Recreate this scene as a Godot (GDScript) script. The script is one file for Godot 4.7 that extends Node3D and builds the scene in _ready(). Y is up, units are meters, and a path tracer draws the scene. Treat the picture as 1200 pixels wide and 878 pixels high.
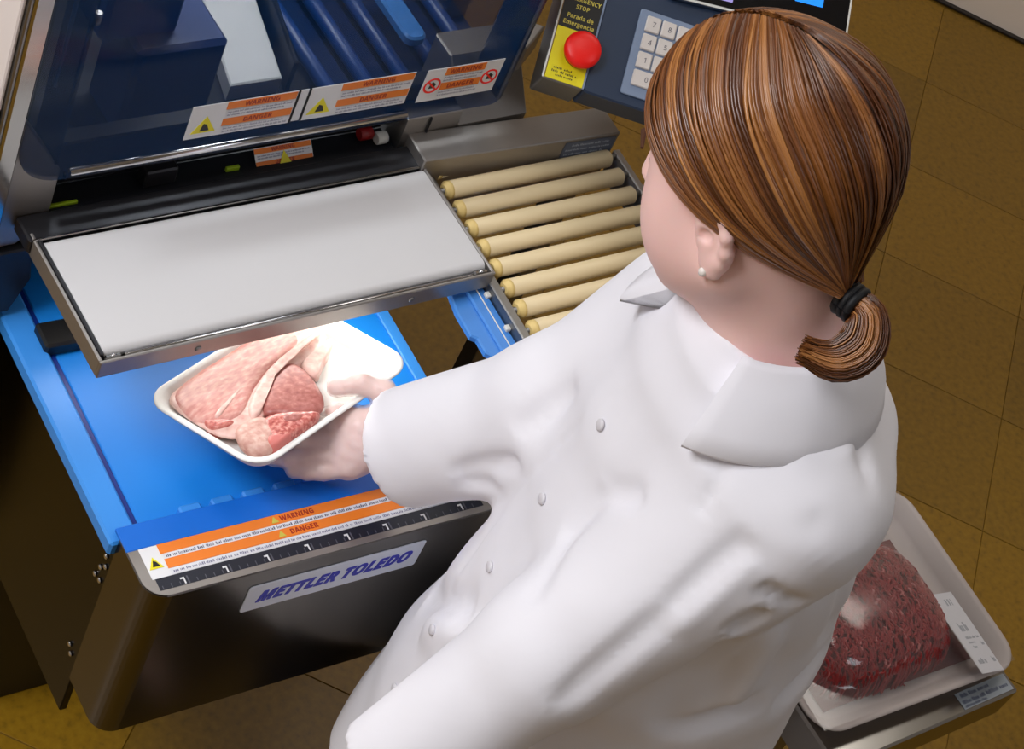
extends Node3D
# A meat packer places a tray of pork into the infeed of a stretch wrapping machine, seen from above behind her left side.

var M := {}
const DEG := PI / 180.0

# ------------------------------------------------------------------ node helpers
func V(x: float, y: float, z: float) -> Vector3:
	return Vector3(x, y, z)

var taken := {}
func numbered(called: String) -> String:
	if not taken.has(called):
		taken[called] = 0
		return called
	taken[called] += 1
	return "%s_%03d" % [called, taken[called]]

func ob(called: String, mesh: Mesh, m: Material, parent: Node = null, xf := Transform3D()) -> MeshInstance3D:
	var o := MeshInstance3D.new()
	o.mesh = mesh
	o.material_override = null
	for i in mesh.get_surface_count():
		o.set_surface_override_material(i, m)
	o.transform = xf
	if parent == null or parent == self:
		o.name = numbered(called)
		add_child(o, true)
	else:
		var n := 0
		var nm := called
		while parent.has_node(NodePath(nm)):
			n += 1
			nm = "%s_%03d" % [called, n]
		o.name = nm
		parent.add_child(o, true)
	return o

func thing(called: String, label: String, category: String, at := Vector3.ZERO, yaw := 0.0, group := "") -> Node3D:
	var o := Node3D.new()
	o.name = numbered(called)
	add_child(o, true)
	o.position = at
	o.rotation.y = yaw
	tag(o, label, category, group)
	return o

func tag(o: Node, label: String, category: String, group := "") -> void:
	o.set_meta("label", label)
	o.set_meta("category", category)
	if group != "":
		o.set_meta("group", group)

func struct(called: String, mesh: Mesh, m: Material, xf := Transform3D(), parent: Node = null) -> MeshInstance3D:
	var o := ob(called, mesh, m, parent, xf)
	o.set_meta("kind", "structure")
	return o

func at(x: float, y: float, z: float) -> Transform3D:
	return Transform3D(Basis(), Vector3(x, y, z))

func mat(called: String, c: Color, rough := 0.5, metal := 0.0) -> StandardMaterial3D:
	var m := StandardMaterial3D.new()
	m.resource_name = called
	m.albedo_color = c
	m.roughness = rough
	m.metallic = metal
	M[called] = m
	return m

# ------------------------------------------------------------------ mesh helpers
func begin() -> SurfaceTool:
	var st := SurfaceTool.new()
	st.begin(Mesh.PRIMITIVE_TRIANGLES)
	return st

func tri(st: SurfaceTool, a: Vector3, b: Vector3, c: Vector3) -> void:   # a b c counterclockwise from outside
	st.add_vertex(a)
	st.add_vertex(c)
	st.add_vertex(b)

func quad(st: SurfaceTool, a: Vector3, b: Vector3, c: Vector3, d: Vector3) -> void:
	tri(st, a, b, c)
	tri(st, a, c, d)

func done(st: SurfaceTool) -> ArrayMesh:
	st.generate_normals()
	return st.commit()

func add_box(st: SurfaceTool, size: Vector3, xf := Transform3D(), bev := 0.0015) -> void:
	# chamfered box: 6 faces, 12 edge strips, 8 corners
	st.set_smooth_group(-1)
	var h := size * 0.5
	var b: float = minf(bev, minf(h.x, minf(h.y, h.z)) * 0.6)
	var P := {}
	for sx in [-1, 1]:
		for sy in [-1, 1]:
			for sz in [-1, 1]:
				P[[sx, sy, sz, 0]] = xf * V(sx * h.x, sy * (h.y - b), sz * (h.z - b))
				P[[sx, sy, sz, 1]] = xf * V(sx * (h.x - b), sy * h.y, sz * (h.z - b))
				P[[sx, sy, sz, 2]] = xf * V(sx * (h.x - b), sy * (h.y - b), sz * h.z)
	var flip: bool = xf.basis.determinant() < 0.0
	var face := func(a: Vector3, b2: Vector3, c: Vector3, d: Vector3, want: Vector3):
		var n := (b2 - a).cross(c - a)
		if n.dot(xf.basis * want) < 0.0:
			quad(st, a, d, c, b2)
		else:
			quad(st, a, b2, c, d)
	for s in [-1, 1]:
		face.call(P[[s, -1, -1, 0]], P[[s, 1, -1, 0]], P[[s, 1, 1, 0]], P[[s, -1, 1, 0]], V(s, 0, 0))
		face.call(P[[-1, s, -1, 1]], P[[1, s, -1, 1]], P[[1, s, 1, 1]], P[[-1, s, 1, 1]], V(0, s, 0))
		face.call(P[[-1, -1, s, 2]], P[[1, -1, s, 2]], P[[1, 1, s, 2]], P[[-1, 1, s, 2]], V(0, 0, s))
	if b > 0.00005:
		for s in [-1, 1]:
			for t in [-1, 1]:
				face.call(P[[s, t, -1, 0]], P[[s, t, 1, 0]], P[[s, t, 1, 1]], P[[s, t, -1, 1]], V(s, t, 0))
				face.call(P[[s, -1, t, 0]], P[[s, 1, t, 0]], P[[s, 1, t, 2]], P[[s, -1, t, 2]], V(s, 0, t))
				face.call(P[[-1, s, t, 1]], P[[1, s, t, 1]], P[[1, s, t, 2]], P[[-1, s, t, 2]], V(0, s, t))
		for k in P:
			if k[3] == 0:
				var a: Vector3 = P[k]
				var b3: Vector3 = P[[k[0], k[1], k[2], 1]]
				var c: Vector3 = P[[k[0], k[1], k[2], 2]]
				if (b3 - a).cross(c - a).dot(xf.basis * V(k[0], k[1], k[2])) < 0.0:
					tri(st, a, c, b3)
				else:
					tri(st, a, b3, c)

func box(x0: float, x1: float, y0: float, y1: float, z0: float, z1: float, bev := 0.0015) -> ArrayMesh:
	var st := begin()
	add_box(st, V(x1 - x0, y1 - y0, z1 - z0), at((x0 + x1) / 2, (y0 + y1) / 2, (z0 + z1) / 2), bev)
	return done(st)

func add_prism(st: SurfaceTool, poly: PackedVector2Array, y0: float, y1: float, bev := 0.001, xf := Transform3D()) -> void:
	# poly holds (x, z) points; a chamfer runs round the top and the bottom
	st.set_smooth_group(-1)
	var p := poly.duplicate()
	var area := 0.0
	for i in p.size():
		var j := (i + 1) % p.size()
		area += p[i].x * p[j].y - p[j].x * p[i].y
	if area > 0.0:
		p.reverse()
	var n := p.size()
	var q := PackedVector2Array()
	for i in n:
		var e0 := (p[i] - p[(i + n - 1) % n]).normalized()
		var e1 := (p[(i + 1) % n] - p[i]).normalized()
		var m0 := Vector2(-e0.y, e0.x)
		var m1 := Vector2(-e1.y, e1.x)
		var m := (m0 + m1)
		m = m / maxf(m.length_squared() * 0.5, 0.2)
		q.append(p[i] - m * bev)
	# m points outward or inward? test with the area of the inset
	var aq := 0.0
	for i in n:
		var j := (i + 1) % n
		aq += q[i].x * q[j].y - q[j].x * q[i].y
	if absf(aq) > absf(area):
		for i in n:
			q[i] = p[i] * 2.0 - q[i]
	for i in n:
		var j := (i + 1) % n
		var a := V(p[i].x, 0, p[i].y)
		var b := V(p[j].x, 0, p[j].y)
		var ai := V(q[i].x, 0, q[i].y)
		var bi := V(q[j].x, 0, q[j].y)
		var lo := V(0, y0 + bev, 0)
		var hi := V(0, y1 - bev, 0)
		quad(st, xf * (a + lo), xf * (b + lo), xf * (b + hi), xf * (a + hi))
		if bev > 0.0:
			quad(st, xf * (a + hi), xf * (b + hi), xf * (bi + V(0, y1, 0)), xf * (ai + V(0, y1, 0)))
			quad(st, xf * (ai + V(0, y0, 0)), xf * (bi + V(0, y0, 0)), xf * (b + lo), xf * (a + lo))
	var idx := Geometry2D.triangulate_polygon(q)
	for k in range(0, idx.size(), 3):
		var a := q[idx[k]]
		var b := q[idx[k + 1]]
		var c := q[idx[k + 2]]
		if (b - a).cross(c - a) > 0.0:
			var t := b
			b = c
			c = t
		tri(st, xf * V(a.x, y1, a.y), xf * V(b.x, y1, b.y), xf * V(c.x, y1, c.y))
		tri(st, xf * V(a.x, y0, a.y), xf * V(c.x, y0, c.y), xf * V(b.x, y0, b.y))

func prism(poly: PackedVector2Array, y0: float, y1: float, bev := 0.001, xf := Transform3D()) -> ArrayMesh:
	var st := begin()
	add_prism(st, poly, y0, y1, bev, xf)
	return done(st)

func pv(a: Array) -> PackedVector2Array:
	var r := PackedVector2Array()
	for i in range(0, a.size(), 2):
		r.append(Vector2(a[i], a[i + 1]))
	return r

func round_rect(x0: float, x1: float, z0: float, z1: float, r: Array, seg := 5) -> PackedVector2Array:
	# r: radii of the corners (x0 z0), (x1 z0), (x1 z1), (x0 z1)
	var out := PackedVector2Array()
	var cs := [Vector2(x0, z0), Vector2(x1, z0), Vector2(x1, z1), Vector2(x0, z1)]
	var inn := [Vector2(1, 1), Vector2(-1, 1), Vector2(-1, -1), Vector2(1, -1)]
	for k in 4:
		var rad: float = r[k]
		if rad <= 0.0:
			out.append(cs[k])
			continue
		for i in seg + 1:
			var a := PI + k * PI / 2 + PI / 2 * i / seg
			out.append(cs[k] + inn[k] * rad + Vector2(cos(a), sin(a)) * rad)
	return out

func frame_of(dir: Vector3, hint := Vector3.UP) -> Basis:   # y along dir
	var y := dir.normalized()
	var x := y.cross(hint)
	if x.length() < 0.05:
		x = y.cross(V(1, 0, 0.2))
	x = x.normalized()
	return Basis(x, y, x.cross(y))

func add_tube(st: SurfaceTool, pts: Array, rad: Array, sides := 10, flat := 1.0, hint := Vector3.UP, cap := true) -> void:
	st.set_smooth_group(0)
	var n := pts.size()
	var rings := []
	for i in n:
		var d: Vector3 = pts[mini(i + 1, n - 1)] - pts[maxi(i - 1, 0)]
		var b := frame_of(d, hint)
		var ring := PackedVector3Array()
		var r: float = rad[i] if rad.size() > 1 else rad[0]
		for k in sides:
			var a := TAU * k / sides
			ring.append(pts[i] + b.x * cos(a) * r + b.z * sin(a) * r * flat)
		rings.append(ring)
	for i in n - 1:
		for k in sides:
			var l := (k + 1) % sides
			quad(st, rings[i][k], rings[i + 1][k], rings[i + 1][l], rings[i][l])
	if cap:
		st.set_smooth_group(1)
		for k in sides:
			var l := (k + 1) % sides
			tri(st, pts[0], rings[0][k], rings[0][l])
			tri(st, pts[n - 1], rings[n - 1][l], rings[n - 1][k])
		st.set_smooth_group(0)

func tube(pts: Array, rad: Array, sides := 12, flat := 1.0, hint := Vector3.UP) -> ArrayMesh:
	var st := begin()
	add_tube(st, pts, rad, sides, flat, hint)
	return done(st)

func rod(a: Vector3, b: Vector3, r: float, sides := 14, bev := 0.001) -> ArrayMesh:
	var d := (b - a).normalized()
	return tube([a, a + d * bev * 0.02, a + d * bev, b - d * bev, b - d * bev * 0.02, b], [r - bev, r - bev, r, r, r - bev, r - bev], sides)

func lathe(profile: Array, sides := 24) -> ArrayMesh:   # (radius, height) pairs from bottom to top, about y
	var st := begin()
	st.set_smooth_group(0)
	for i in profile.size() - 1:
		var p: Vector2 = profile[i]
		var q: Vector2 = profile[i + 1]
		for k in sides:
			var a := TAU * k / sides
			var b := TAU * (k + 1) / sides
			quad(st, V(p.x * cos(a), p.y, -p.x * sin(a)), V(p.x * cos(b), p.y, -p.x * sin(b)), V(q.x * cos(b), q.y, -q.x * sin(b)), V(q.x * cos(a), q.y, -q.x * sin(a)))
	return done(st)

func add_dome(st: SurfaceTool, poly: PackedVector2Array, h: float, xf: Transform3D, rings := 6, base := 0.0, lump := 0.0, nz: FastNoiseLite = null) -> void:
	# a bulging slab over a star-shaped outline in (x, z)
	st.set_smooth_group(0)
	var c := Vector2.ZERO
	for p in poly:
		c += p
	c /= poly.size()
	var ring := []
	for r in rings + 1:
		var s: float = [0.84, 1.0, 0.985, 0.955, 0.90, 0.78, 0.55, 0.28, 0.0][r]
		var y := base + h * (0.0 if r == 0 else lerpf(0.6, 1.0, pow(1.0 - pow(s, 9.0), 0.45)))
		var row := []
		for p in poly:
			var q := c + (p - c) * s
			var yy := y
			if nz and r > 0:
				yy += lump * nz.get_noise_3d(q.x * 900, q.y * 900, base * 3000)
			row.append(xf * V(q.x, yy, q.y))
		ring.append(row)
	var n := poly.size()
	var area := 0.0
	for i in n:
		area += poly[i].cross(poly[(i + 1) % n])
	for r in rings:
		for i in n:
			var j := (i + 1) % n
			if area > 0.0:
				quad(st, ring[r][j], ring[r][i], ring[r + 1][i], ring[r + 1][j])
			else:
				quad(st, ring[r][i], ring[r][j], ring[r + 1][j], ring[r + 1][i])

func smooth_poly(p: PackedVector2Array, times := 2) -> PackedVector2Array:
	for t in times:
		var q := PackedVector2Array()
		for i in p.size():
			var a := p[i]
			var b := p[(i + 1) % p.size()]
			q.append(a.lerp(b, 0.25))
			q.append(a.lerp(b, 0.75))
		p = q
	return p

func letters(s: String, height: float, depth := 0.0004, slant := 0.0, weight := 700, stretch := 1.0, fname := "Droid Sans") -> ArrayMesh:
	# lettering in the xy plane, centred, facing +z; height is that of the capitals
	var f := SystemFont.new()
	f.font_names = PackedStringArray([fname])
	f.font_weight = weight
	var tm := TextMesh.new()
	var fv := FontVariation.new()
	fv.base_font = f
	fv.variation_embolden = 0.9 if weight > 700 else 0.0
	tm.font = fv
	tm.font_size = 64
	tm.text = s
	tm.pixel_size = height / 46.0
	tm.depth = depth
	tm.curve_step = 2.0
	var arr := tm.surface_get_arrays(0)
	var out := ArrayMesh.new()
	var v: PackedVector3Array = arr[Mesh.ARRAY_VERTEX]
	for i in v.size():
		v[i] = V(v[i].x * stretch + v[i].y * slant, v[i].y, v[i].z + depth / 2)
	arr[Mesh.ARRAY_VERTEX] = v
	out.add_surface_from_arrays(Mesh.PRIMITIVE_TRIANGLES, arr)
	return out

# ------------------------------------------------------------------ signed distance bodies, meshed with surface nets
var S := []          # [kind, a, b, ra, rb, k, extra]
var sleeve_cut := {}
var folds := []
var cloth := FastNoiseLite.new()

func cap(a: Vector3, b: Vector3, ra: float, rb: float, k := 0.02, cut := false) -> void:
	S.append([0, a, b, ra, rb, k, cut])

func ell(c: Vector3, basis: Basis, r: Vector3, k := 0.02) -> void:
	S.append([1, c, basis.inverse(), r, 0.0, k, false])

func hole(c: Vector3, r: float, k := 0.005) -> void:
	S.append([2, c, c, r, r, k, false])

func loft_prim(rows: Array, lat: Vector3, fw: Vector3, k := 0.04) -> void:   # rows: [y, cx, cz, half width, half depth]
	S.append([3, lat, fw, 0.0, 0.0, k, rows])

func sd(p: Vector3) -> float:
	var d := 1e9
	for s in S:
		var e: float
		var kind: int = s[0]
		if kind == 0:
			var a: Vector3 = s[1]
			var ab: Vector3 = s[2] - a
			var h := clampf((p - a).dot(ab) / ab.length_squared(), 0.0, 1.0)
			e = (p - a - ab * h).length() - lerpf(s[3], s[4], h)
			if s[6]:
				e = maxf(e, (p - s[2]).dot(ab.normalized()))
		elif kind == 1:
			var q: Vector3 = s[2] * (p - s[1])
			var r: Vector3 = s[3]
			var q1 := q / r
			var k0 := q1.length()
			var k1 := (q1 / r).length()
			e = k0 * (k0 - 1.0) / maxf(k1, 1e-6) if k0 > 1e-4 else -minf(r.x, minf(r.y, r.z))
		elif kind == 2:
			e = (p - s[1]).length() - s[3]
			var kk: float = s[5]
			var hh := maxf(kk - absf(d + e), 0.0) / kk
			d = maxf(d, -e) + hh * hh * kk * 0.25
			continue
		else:
			var rows: Array = s[6]
			var i := 0
			while i < rows.size() - 2 and p.y < rows[i + 1][0]:
				i += 1
			var r0: Array = rows[i]
			var r1: Array = rows[i + 1]
			var t := clampf((p.y - r0[0]) / (r1[0] - r0[0]), 0.0, 1.0)
			t = t * t * (3.0 - 2.0 * t)
			var o := V(p.x - lerpf(r0[1], r1[1], t), 0, p.z - lerpf(r0[2], r1[2], t))
			var hw := lerpf(r0[3], r1[3], t)
			var hd := lerpf(r0[4], r1[4], t)
			var ql := Vector2(o.dot(s[1]) / hw, o.dot(s[2]) / hd)
			var k0 := ql.length()
			var k1 := Vector2(ql.x / hw, ql.y / hd).length()
			e = k0 * (k0 - 1.0) / maxf(k1, 1e-6) if k0 > 1e-4 else -minf(hw, hd)
			e *= 0.9
			e = maxf(e, maxf(p.y - rows[0][0], rows[rows.size() - 1][0] - p.y))
		var k: float = s[5]
		var h2 := maxf(k - absf(d - e), 0.0) / k
		d = minf(d, e) - h2 * h2 * k * 0.25
	if folds.size() and absf(d) < 0.045:
		d -= 0.0028 * cloth.get_noise_3d(p.x * 100.0, p.y * 45.0, p.z * 100.0)
		for f in folds:
			var a: Vector3 = f[0]
			var ab: Vector3 = f[1] - a
			var h := clampf((p - a).dot(ab) / ab.length_squared(), 0.0, 1.0)
			var w: float = f[2]
			var q2 := (p - a - ab * h).length_squared() / (w * w)
			if q2 < 6.0:
				d -= f[3] * exp(-q2) * pow(maxf(1.0 - pow(absf(h * 2.0 - 1.0), 3.0), 0.0), 0.8)
	return d

func net(st: SurfaceTool, lo: Vector3, hi: Vector3, cell: float, shift := Vector3.ZERO, extra = null) -> void:
	var nx := int((hi.x - lo.x) / cell) + 2
	var ny := int((hi.y - lo.y) / cell) + 2
	var nz := int((hi.z - lo.z) / cell) + 2
	var D := PackedFloat32Array()
	D.resize(nx * ny * nz)
	D.fill(1.0)
	var B := 5
	var reach := cell * B * 0.9 + cell
	for bx in range(0, nx, B):
		for by in range(0, ny, B):
			for bz in range(0, nz, B):
				var c := lo + V(bx + B * 0.5, by + B * 0.5, bz + B * 0.5) * cell
				var dc := sd(c)
				if absf(dc) > reach * 1.25 + 0.006:
					if dc < 0.0:
						for x in range(bx, mini(bx + B, nx)):
							for y in range(by, mini(by + B, ny)):
								for z in range(bz, mini(bz + B, nz)):
									D[(x * ny + y) * nz + z] = dc
					continue
				for x in range(bx, mini(bx + B, nx)):
					for y in range(by, mini(by + B, ny)):
						for z in range(bz, mini(bz + B, nz)):
							var p := lo + V(x, y, z) * cell
							var e := sd(p)
							if extra != null:
								e = extra.call(p, e)
							D[(x * ny + y) * nz + z] = e
	var vert := {}
	var pos := PackedVector3Array()
	var sx := ny * nz
	var sy := nz
	var cor := [0, 1, sy, sy + 1, sx, sx + 1, sx + sy, sx + sy + 1]
	var off := [V(0, 0, 0), V(0, 0, 1), V(0, 1, 0), V(0, 1, 1), V(1, 0, 0), V(1, 0, 1), V(1, 1, 0), V(1, 1, 1)]
	var edges := [[0, 1], [2, 3], [4, 5], [6, 7], [0, 2], [1, 3], [4, 6], [5, 7], [0, 4], [1, 5], [2, 6], [3, 7]]
	for x in nx - 1:
		for y in ny - 1:
			for z in nz - 1:
				var i := x * sx + y * sy + z
				var s0 := D[i] < 0.0
				if s0 == (D[i + 1] < 0.0) and s0 == (D[i + sy] < 0.0) and s0 == (D[i + sy + 1] < 0.0) and s0 == (D[i + sx] < 0.0) and s0 == (D[i + sx + 1] < 0.0) and s0 == (D[i + sx + sy] < 0.0) and s0 == (D[i + sx + sy + 1] < 0.0):
					continue
				var sum := Vector3.ZERO
				var n := 0
				for e in edges:
					var a := D[i + cor[e[0]]]
					var b := D[i + cor[e[1]]]
					if (a < 0.0) != (b < 0.0):
						sum += off[e[0]].lerp(off[e[1]], a / (a - b))
						n += 1
				vert[i] = pos.size()
				pos.append(lo + (V(x, y, z) + sum / n) * cell - shift)
	st.set_smooth_group(0)
	var dirs := [[sx, sy, 1], [sy, 1, sx], [1, sx, sy]]
	for i in vert:
		for d in dirs:
			var a: int = i
			var b: int = i + d[0]
			if b >= D.size() or (D[a] < 0.0) == (D[b] < 0.0):
				continue
			var i1: int = i - d[1]
			var i2: int = i - d[2]
			var i3: int = i - d[1] - d[2]
			if not (vert.has(i1) and vert.has(i2) and vert.has(i3)):
				continue
			var p0 := pos[vert[i]]
			var p1 := pos[vert[i1]]
			var p2 := pos[vert[i3]]
			var p3 := pos[vert[i2]]
			if D[a] < 0.0:
				quad(st, p0, p1, p2, p3)
			else:
				quad(st, p0, p3, p2, p1)

# ------------------------------------------------------------------ textures
func noise_tex(freq: float, oct: int, ramp: Gradient, size := 512, kind := FastNoiseLite.TYPE_SIMPLEX_SMOOTH, sd_ := 3) -> NoiseTexture2D:
	var n := FastNoiseLite.new()
	n.seed = sd_
	n.noise_type = kind
	n.frequency = freq
	n.fractal_octaves = oct
	var t := NoiseTexture2D.new()
	t.width = size
	t.height = size
	t.seamless = true
	t.noise = n
	t.normalize = true
	if ramp:
		t.color_ramp = ramp
	return t

func ramp(a: Array) -> Gradient:
	var g := Gradient.new()
	g.offsets = PackedFloat32Array()
	var o := PackedFloat32Array()
	var c := PackedColorArray()
	for i in range(0, a.size(), 2):
		o.append(a[i])
		c.append(a[i + 1])
	g.offsets = o
	g.colors = c
	return g

func print_rows(w: int, h: int, bg: Color, ink: Color, rows: Array, sd_ := 1) -> ImageTexture:
	# rows of small print, too small to read: [y0, y1, x0, x1] in pixels, broken into words of random strokes
	var rng := RandomNumberGenerator.new()
	rng.seed = sd_
	var im := Image.create(w, h, false, Image.FORMAT_RGB8)
	im.fill(bg)
	for r in rows:
		var x: int = r[2]
		while x < r[3]:
			var len := rng.randi_range(10, 34)
			var e := mini(x + len, r[3])
			var xx := x
			while xx < e:
				var sw := rng.randi_range(2, 4)
				var y0: int = r[0] + (0 if rng.randf() < 0.35 else (r[1] - r[0]) / 3)
				im.fill_rect(Rect2i(xx, y0, sw, r[1] - y0), ink)
				xx += sw + 2
			x = e + 6
	return ImageTexture.create_from_image(im)

func tex_mat(called: String, t: Texture2D, rough := 0.45) -> StandardMaterial3D:
	var m := mat(called, Color.WHITE, rough)
	m.albedo_texture = t
	return m

func sheet(w: float, h: float) -> ArrayMesh:   # a thin printed sheet in the xy plane facing +z, with texture coordinates
	var st := begin()
	st.set_smooth_group(-1)
	var p := [V(-w / 2, -h / 2, 0), V(w / 2, -h / 2, 0), V(w / 2, h / 2, 0), V(-w / 2, h / 2, 0)]
	var uv := [Vector2(0, 1), Vector2(1, 1), Vector2(1, 0), Vector2(0, 0)]
	for i in [0, 2, 1, 0, 3, 2]:
		st.set_uv(uv[i])
		st.add_vertex(p[i])
	for i in [0, 1, 2, 0, 2, 3]:
		st.set_uv(uv[i])
		st.add_vertex(p[i] - V(0, 0, 0.0004))
	return done(st)

const FLATUP := Basis(Vector3(1, 0, 0), Vector3(0, 0, -1), Vector3(0, 1, 0))   # xy plane laid flat, reading from the front

# ------------------------------------------------------------------ the scene
func _ready() -> void:
	# camera
	var cam := Camera3D.new()
	cam.name = "camera"
	cam.fov = 19.85
	cam.near = 0.05
	cam.far = 60.0
	cam.transform = Transform3D(Basis(V(0.80175, 0.33548, 0.49462), V(0.21128, 0.61506, -0.75965), V(-0.55907, 0.71355, 0.42224)).orthonormalized(), V(-0.88163, 2.68723, 0.93506))
	add_child(cam)
	cam.make_current()
	# surroundings and exposure
	var we := WorldEnvironment.new()
	we.name = "surroundings"
	var env := Environment.new()
	env.background_mode = Environment.BG_COLOR
	env.background_color = Color(0.5, 0.52, 0.56)
	env.background_energy_multiplier = 0.3
	env.tonemap_mode = Environment.TONE_MAPPER_LINEAR
	env.tonemap_exposure = 1.06
	env.sdfgi_enabled = true
	env.ssao_enabled = true
	env.ssil_enabled = true
	we.environment = env
	add_child(we)
	materials()
	# ceiling lights: key over the left of the machine, weaker one behind the packer
	var tf := Transform3D(Basis(Vector3.UP, -48.5 * DEG), V(2.96, 0, -1.26))
	ceiling_light(V(-1.75, 3.27, -0.45), 1.25, 1.25, 8.0, Color(0.975, 0.98, 1.0), "square ceiling light panel left of the machine")
	ceiling_light(V(0.35, 3.27, -0.45), 1.25, 0.6, 0.35, Color(1.0, 0.99, 0.98), "long ceiling light panel straight above the machine")
	ceiling_light(V(1.3, 3.27, 1.9), 1.25, 0.6, 0.5, Color(0.80, 0.89, 1.0), "long ceiling light panel behind the packer")
	ceiling_light(V(2.25, 3.27, -0.75), 1.25, 0.6, 0.75, Color(1.0, 0.97, 0.93), "long ceiling light panel added near the far wall to brighten it")  # unseen panel, added to brighten the far wall
	room(tf)
	infeed_station()
	belt_conveyor()
	roller_conveyor()
	wrapping_machine()
	control_console()
	packing_table()
	beef_package()
	pork_tray()
	person()

func materials() -> void:
	var st := mat("steel", Color(0.66, 0.65, 0.635), 0.20, 1.0)
	st.roughness_texture = noise_tex(0.01, 3, ramp([0.0, Color(0.75, 0.75, 0.75), 1.0, Color(1, 1, 1)]), 256)
	st.roughness_texture_channel = BaseMaterial3D.TEXTURE_CHANNEL_RED
	st.uv1_triplanar = true
	st.uv1_scale = V(3, 40, 3)
	mat("steel_shell", Color(0.40, 0.385, 0.37), 0.20, 1.0)  # steel darkened to stand in for the dim room it mirrors
	mat("steel_side", Color(0.11, 0.105, 0.10), 0.25, 1.0)  # same steel, darkened further for the dark floor it mirrors
	mat("steel_satin", Color(0.62, 0.60, 0.585), 0.46, 0.85)
	mat("steel_box", Color(0.72, 0.70, 0.68), 0.30, 0.92)
	mat("steel_dull", Color(0.55, 0.545, 0.54), 0.42, 1.0)
	mat("steel_dark", Color(0.20, 0.20, 0.215), 0.38, 0.7)
	mat("chrome", Color(0.8, 0.8, 0.81), 0.14, 1.0)
	mat("inner_slate", Color(0.22, 0.29, 0.50), 0.5)
	mat("inner_navy", Color(0.06, 0.14, 0.30), 0.35)
	mat("inner_blue", Color(0.10, 0.27, 0.55), 0.35)
	mat("black", Color(0.025, 0.025, 0.03), 0.45)
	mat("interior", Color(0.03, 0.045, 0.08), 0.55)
	mat("blue_plastic", Color(0.07, 0.50, 0.86), 0.42)
	mat("blue_deep", Color(0.02, 0.41, 0.82), 0.4)
	mat("blue_groove", Color(0.01, 0.15, 0.48), 0.4)
	mat("blue_light", Color(0.22, 0.55, 0.88), 0.35)
	mat("blue_guard", Color(0.27, 0.53, 0.84), 0.35)
	mat("belt_white", Color(0.79, 0.785, 0.79), 0.7)
	mat("cover_white", Color(0.87, 0.83, 0.81), 0.5)
	mat("lane_white", Color(0.97, 0.97, 0.97), 0.35)
	mat("roller_beige", Color(0.88, 0.80, 0.64), 0.42)
	mat("roller_end", Color(0.88, 0.77, 0.50), 0.45)
	mat("console_blue", Color(0.11, 0.18, 0.28), 0.4)
	mat("bezel_grey", Color(0.47, 0.53, 0.63), 0.4)
	mat("key_white", Color(0.80, 0.77, 0.75), 0.5)
	mat("line_white", Color(0.85, 0.85, 0.83), 0.5)
	mat("red_button", Color(0.95, 0.07, 0.03), 0.4)
	mat("red_dark", Color(0.5, 0.03, 0.04), 0.4)
	mat("yellow", Color(0.90, 0.85, 0.05), 0.45)
	mat("yellow_print", Color(0.80, 0.74, 0.30), 0.5)
	mat("lime", Color(0.62, 0.75, 0.12), 0.5)
	mat("orange", Color(0.92, 0.49, 0.13), 0.5)
	mat("orange_text", Color(0.62, 0.13, 0.04), 0.5)
	mat("white_label", Color(0.88, 0.88, 0.89), 0.45)
	mat("ruler_navy", Color(0.075, 0.09, 0.15), 0.45)
	mat("grey_text", Color(0.32, 0.32, 0.36), 0.5)
	mat("logo_blue", Color(0.10, 0.13, 0.72), 0.4)
	mat("plate_silver", Color(0.86, 0.89, 0.95), 0.45)
	mat("screen_black", Color(0.02, 0.022, 0.035), 0.2)
	var b := mat("screen_blue", Color(0.12, 0.5, 0.95), 0.3)
	b.emission_enabled = true
	b.emission = Color(0.12, 0.55, 1.0)
	b.emission_energy_multiplier = 0.6
	b = mat("screen_violet", Color(0.6, 0.55, 0.8), 0.3)
	b.emission_enabled = true
	b.emission = Color(0.6, 0.55, 0.8)
	b.emission_energy_multiplier = 0.35
	var g := mat("visor", Color(0.03, 0.19, 0.37, 0.45), 0.05)
	g.transparency = BaseMaterial3D.TRANSPARENCY_ALPHA
	g.metallic_specular = 0.16
	g = mat("visor_edge_glint", Color(0.45, 0.58, 0.75, 0.6), 0.15)
	g.transparency = BaseMaterial3D.TRANSPARENCY_ALPHA
	g = mat("film", Color(0.93, 0.94, 0.96, 0.055), 0.12)
	g.transparency = BaseMaterial3D.TRANSPARENCY_ALPHA
	g = mat("glove", Color(0.93, 0.90, 0.89, 0.42), 0.30)
	g.transparency = BaseMaterial3D.TRANSPARENCY_ALPHA
	# floor: ochre vinyl with brown mottling
	for i in 4:
		var k: float = [1.0, 0.94, 1.05, 0.98][i]
		var f := mat("tile%d" % i, Color(1, 1, 1), 0.42)
		var c0 := Color(0.52 * k, 0.385 * k, 0.02)
		f.albedo_texture = noise_tex(0.035, 5, ramp([0.0, c0.darkened(0.20), 0.3, c0.darkened(0.05), 0.6, c0, 1.0, c0.lightened(0.06)]), 512, FastNoiseLite.TYPE_SIMPLEX_SMOOTH, 5 + i)
		f.uv1_triplanar = true
		f.uv1_world_triplanar = true
		f.uv1_scale = V(3.1, 3.1, 3.1)
		f.uv1_offset = V(0.21 * i, 0, 0.37 * i)
	mat("grout", Color(0.44, 0.32, 0.03), 0.7)
	mat("wall_paint", Color(0.96, 0.91, 0.86), 0.8)
	mat("wall_side", Color(0.78, 0.77, 0.76), 0.85)
	mat("ceiling_white", Color(0.85, 0.85, 0.84), 0.9)
	mat("trim_dark", Color(0.14, 0.11, 0.09), 0.6)
	var lp := mat("lamp_face", Color(0.95, 0.95, 0.95), 0.5)
	lp.emission_enabled = true
	lp.emission = Color(1, 0.98, 0.95)
	lp.emission_energy_multiplier = 2.2
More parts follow.
